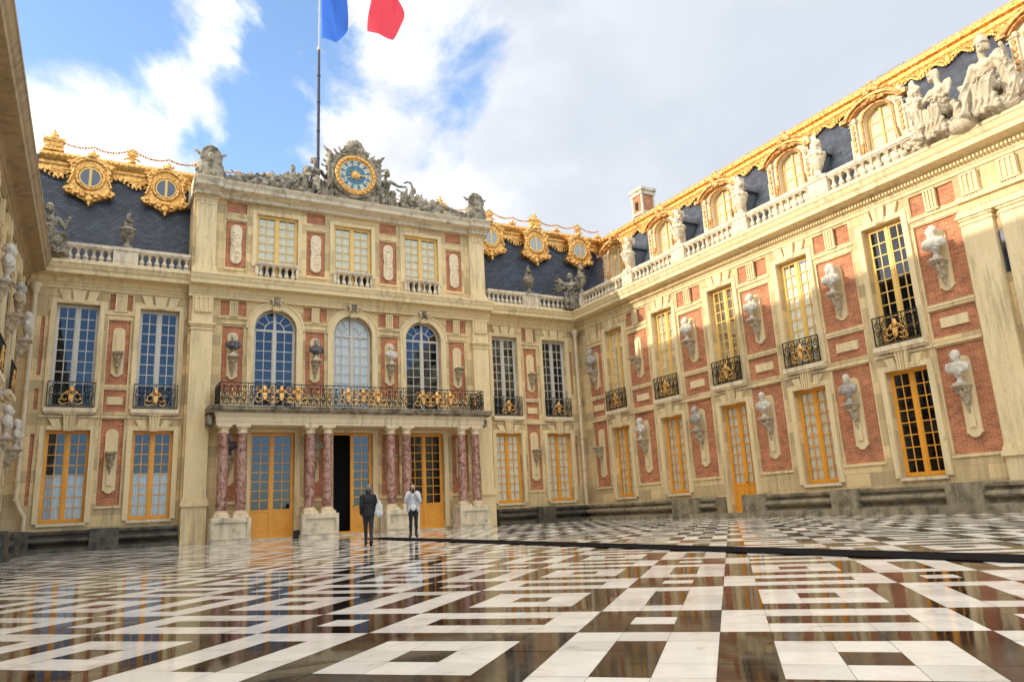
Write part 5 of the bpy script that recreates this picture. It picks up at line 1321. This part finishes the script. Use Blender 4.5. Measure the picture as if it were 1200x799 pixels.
def person(loc, rz, P, label, vox=.0095):
    e = empty('person', loc, rz); e.scale = (P.get('s',1),)*3; tag(e, label, 'person'); J = P['J']; f = 0
    def legs(m, k=1.0, g=0, feet=True):
        for s in ('L','R'):
            h, kn, an, to = J['hip'+s], J['knee'+s], J['ank'+s], J['toe'+s]
            m.cap(h, kn, .088*k+g, .056*k+g); m.cap(kn, an, .056*k+g, .036*k+g)
            c = Vector(kn).lerp(Vector(an), .3); m.ell(c, (.056*k+g,.06*k+g,.09))
            if feet: m.cap(an, to, .036, .03)
    def torso(m, g=0, low=.86):
        m.ell((0,.0,.94),(.155+g,.115+g,.13)); m.ell((0,.0,1.12),(.13+g,.095+g,.16)); m.ell((0,.0,1.3),(.165+g,.11+g,.17)); m.cap((-.14,0,1.40),(.14,0,1.40),.062+g,.062+g)
    def arms(m, g=0, full=True):
        for s in ('L','R'):
            m.cap(J['sho'+s], J['elb'+s], .05+g, .042+g); m.cap(J['elb'+s], J['wri'+s], .041+g, (.027 if full else .032)+g)
    b = MB(); legs(b, .86); torso(b, -.012); arms(b, -.008); b.cap((0,.005,1.42),(0,-.005,1.52),.05,.048)
    hc = Vector(J['head']); b.ell(hc, (.074,.092,.112)); b.ell(hc+Vector((0,-.03,-.06)),(.052,.058,.055)); b.cap(hc+Vector((0,-.088,.01)), hc+Vector((0,-.108,-.022)), .009, .014); b.ell(hc+Vector((0,-.086,-.055)),(.024,.012,.008)); b.ell(hc+Vector((0,-.07,.03)),(.05,.03,.012))
    for s in (-1,1): b.ell(hc+Vector((s*.074,.0,-.005)),(.012,.018,.03))
    for s in ('L','R'): hand(b, J['wri'+s], J['hd'+s], J['hn'+s], 1.0, P.get('curl',.6))
    link('body', sculpt(b, vox, 1), SKIN, e)
    t = MB(); legs(t, 1.0, .004, False); t.ell((0,0.01,.90),(.155,.105,.10)); link('trousers', sculpt(t, .014, 1, fold=.004, ffreq=50), P['trou'], e)
    sh = MB()
    for s in ('L','R'):
        an, to = Vector(J['ank'+s]), Vector(J['toe'+s]); d = (to-an); sh.cap(an-d*.15+Vector((0,0,-.02)), to+d*.12, .05, .042); sh.cap(an, to, .046, .044); sh.cap(an+Vector((0,0,.06)), an, .046, .048)
    link('shoes', sculpt(sh, .012, 1), P['shoe'], e)
    P['dress'](e, torso, arms, hc); return e
# walker seen from behind
BLK = plain('black_coat', (.012,.012,.014), .8, var=.2); JEAN = plain('dark_jeans', (.018,.022,.035), .8, var=.25); GREYK = plain('grey_knit', (.16,.17,.18), .9, var=.15, scale=40, bmp=.3)
LGREY = plain('light_grey_jacket', (.50,.52,.55), .7, var=.06); WTOP = plain('white_top', (.75,.75,.76), .8, var=.04); CANV = plain('off_white_canvas', (.58,.58,.56), .8, var=.08); BSHOE = plain('black_shoe', (.012,.011,.011), .5)
JM = dict(hipL=(.085,0,.90),hipR=(-.085,0,.90),kneeL=(.075,-.10,.50),kneeR=(-.07,.03,.49),ankL=(.07,-.12,.09),ankR=(-.06,.20,.13),toeL=(.075,-.27,.045),toeR=(-.06,.10,.04),
          shoL=(.185,0,1.41),shoR=(-.185,0,1.41),elbL=(.215,.03,1.13),elbR=(-.215,-.02,1.13),wriL=(.20,-.10,.93),wriR=(-.2,-.16,1.02),hdL=(0,-.5,-.8),hdR=(.3,-.8,-.2),hnL=(-1,0,0),hnR=(1,0,0),head=(0,-.01,1.61))
def dressM(e, torso, arms, hc):
    c = MB(); torso(c, .032); arms(c, .018, False); c.ell((0,0,.88),(.19,.145,.14)); c.ell((0,0,.98),(.185,.14,.16)); c.ell((0,.0,1.46),(.08,.075,.05)); link('coat', sculpt(c, .014, 2, fold=.004, ffreq=40, seed=2), BLK, e)
    h = MB(); h.ell(hc+Vector((0,.035,-.05)),(.085,.06,.11)); link('hair', sculpt(h, .012, 1), HAIR, e)
    h = MB(); h.ell(hc+Vector((0,.01,.05)),(.088,.102,.085)); h.lathe([(.082,0),(.09,.01),(.09,.05),(.082,.06)], tuple(hc+Vector((0,.012,-.01))), 18, 1, 1.12); h.ell(hc+Vector((0,.02,.08)),(.075,.085,.07)); link('beanie', sculpt(h, .01, 1, fold=.003, ffreq=120), GREYK, e)
person((6.34,-13.24,GZ(-13.24)), R(166), dict(s=.885, J=JM, trou=JEAN, shoe=BSHOE, dress=dressM), 'person seen from behind in black coat, grey beanie and dark jeans, walking to the door')
def tote():
    m = MB(); m.ell((0,0,-.05),(.12,.07,.2)); m.ell((0.01,.01,-.17),(.15,.08,.12)); m.ell((0,0,.08),(.07,.04,.12))
    me = sculpt(m, .014, 2, fold=.006, ffreq=40)
    o = empty('tote_bag', (0,0,0)); link('bag', me, CANV, o)
    s = MB(); s.tube([(.015,-.06,.12),(.03,-.04,.25),(.075,-.03,.36),(.10,.02,.38),(.075,.09,.3),(.015,.07,.12)], .013, 6); s.build('strap', CANV, o); return o
o = tote(); a = R(166); px, py = -.285, .06   # hangs from the shoulder, at the walker's own side
sx = 1
loc = Vector((6.34,-13.24,GZ(-13.24))) + Matrix.Rotation(a,3,'Z') @ Vector((-.27,.04,.97)); o.location = loc; o.rotation_euler = (0,0,a); o.scale = (.82,.82,.92); tag(o, 'off-white tote bag slung over the shoulder of the walker in black', 'bag')
# photographer facing us
JW = dict(hipL=(.08,0,.88),hipR=(-.08,0,.88),kneeL=(.085,-.01,.48),kneeR=(-.085,-.02,.48),ankL=(.085,.01,.09),ankR=(-.10,.0,.09),toeL=(.11,-.13,.04),toeR=(-.12,-.14,.04),
          shoL=(.17,0,1.38),shoR=(-.17,0,1.38),elbL=(.235,-.12,1.14),elbR=(-.235,-.12,1.14),wriL=(.08,-.245,1.37),wriR=(-.08,-.245,1.37),hdL=(-.35,-.1,.9),hdR=(.35,-.1,.9),hnL=(-.6,-.5,0),hnR=(.6,-.5,0),head=(0,-.01,1.57))
def dressW(e, torso, arms, hc):
    c = MB(); torso(c, .008); c.ell((0,0,.95),(.165,.125,.13)); link('shirt', sculpt(c, .014, 1, fold=.003, ffreq=40), WTOP, e)
    c = MB()
    for s in (-1,1):
        c.cap((s*.13,-.02,1.38),(s*.165,-.03,.86),.075,.06); c.cap((s*.10,-.07,1.33),(s*.15,-.09,.84),.05,.04); c.cap((s*.07,.06,1.35),(s*.1,.08,.84),.09,.08)
    c.cap((0,.08,1.36),(0,.1,.84),.08,.07); c.cap((-.13,.03,1.41),(.13,.03,1.41),.065,.065); arms(c, .02, False); link('jacket', sculpt(c, .014, 2, fold=.004, ffreq=36, seed=4), LGREY, e)
    h = MB(); h.ell(hc+Vector((0,.03,.025)),(.086,.09,.105)); h.ell(hc+Vector((0,.06,-.07)),(.08,.06,.13)); h.cap(hc+Vector((.08,.0,.0)),hc+Vector((.085,.01,-.15)),.024,.03); h.cap(hc+Vector((-.08,.0,.0)),hc+Vector((-.085,.01,-.15)),.024,.03); link('hair', sculpt(h, .012, 1, fold=.003, ffreq=90), HAIR, e)
    g = MB()
    for s in (-1,1): g.tube([(hc.x+s*.034+.026*math.cos(2*PI*k/12),hc.y-.1,hc.z+.008+.022*math.sin(2*PI*k/12)) for k in range(12)], .004, 5, True)
    g.cap(hc+Vector((-.01,-.102,.012)),hc+Vector((.01,-.102,.012)),.003,.003); g.build('glasses', IRON, e)
    s_ = MB(); s_.lathe([(.07,0),(.085,.03),(.08,.07),(.06,.09)], (0,.0,1.40), 16); link('scarf', sculpt(s_, .012, 1, amp=.01, freq=20), BLK, e)
rzw = math.atan2(-.365, .93)
WL = Vector((9.13,-9.26,GZ(-9.26)+.035))
WL.x = 9.16
person((WL.x,WL.y,GZ(-9.26)+.002), rzw, dict(J=JW, trou=BLK, shoe=BSHOE, dress=dressW, curl=.75), 'person facing us in light grey jacket, black trousers and glasses, holding up a phone')
ph = MB(); ph.box(-.036,.036,-.005,.005,-.075,.075); pl_ = ph.build('phone', IRON, None, tuple(Vector((WL.x,WL.y,GZ(-9.26))) + Matrix.Rotation(rzw,3,'Z') @ Vector((0,-.30,1.46))), rzw); tag(pl_, 'small dark phone held up in front of the face', 'phone')

# small black box by the first door
m = MB(); m.box(-.13,.13,-.1,.1,0,.28); m.box(-.15,.15,-.12,.12,0,.05); m.box(-.11,.11,-.085,.085,.28,.32); o = m.build('door_stop_box', IRON, None, (7.28,-1.25,-.005)); tag(o, 'small black box on the paving right of the first orange door', 'box')
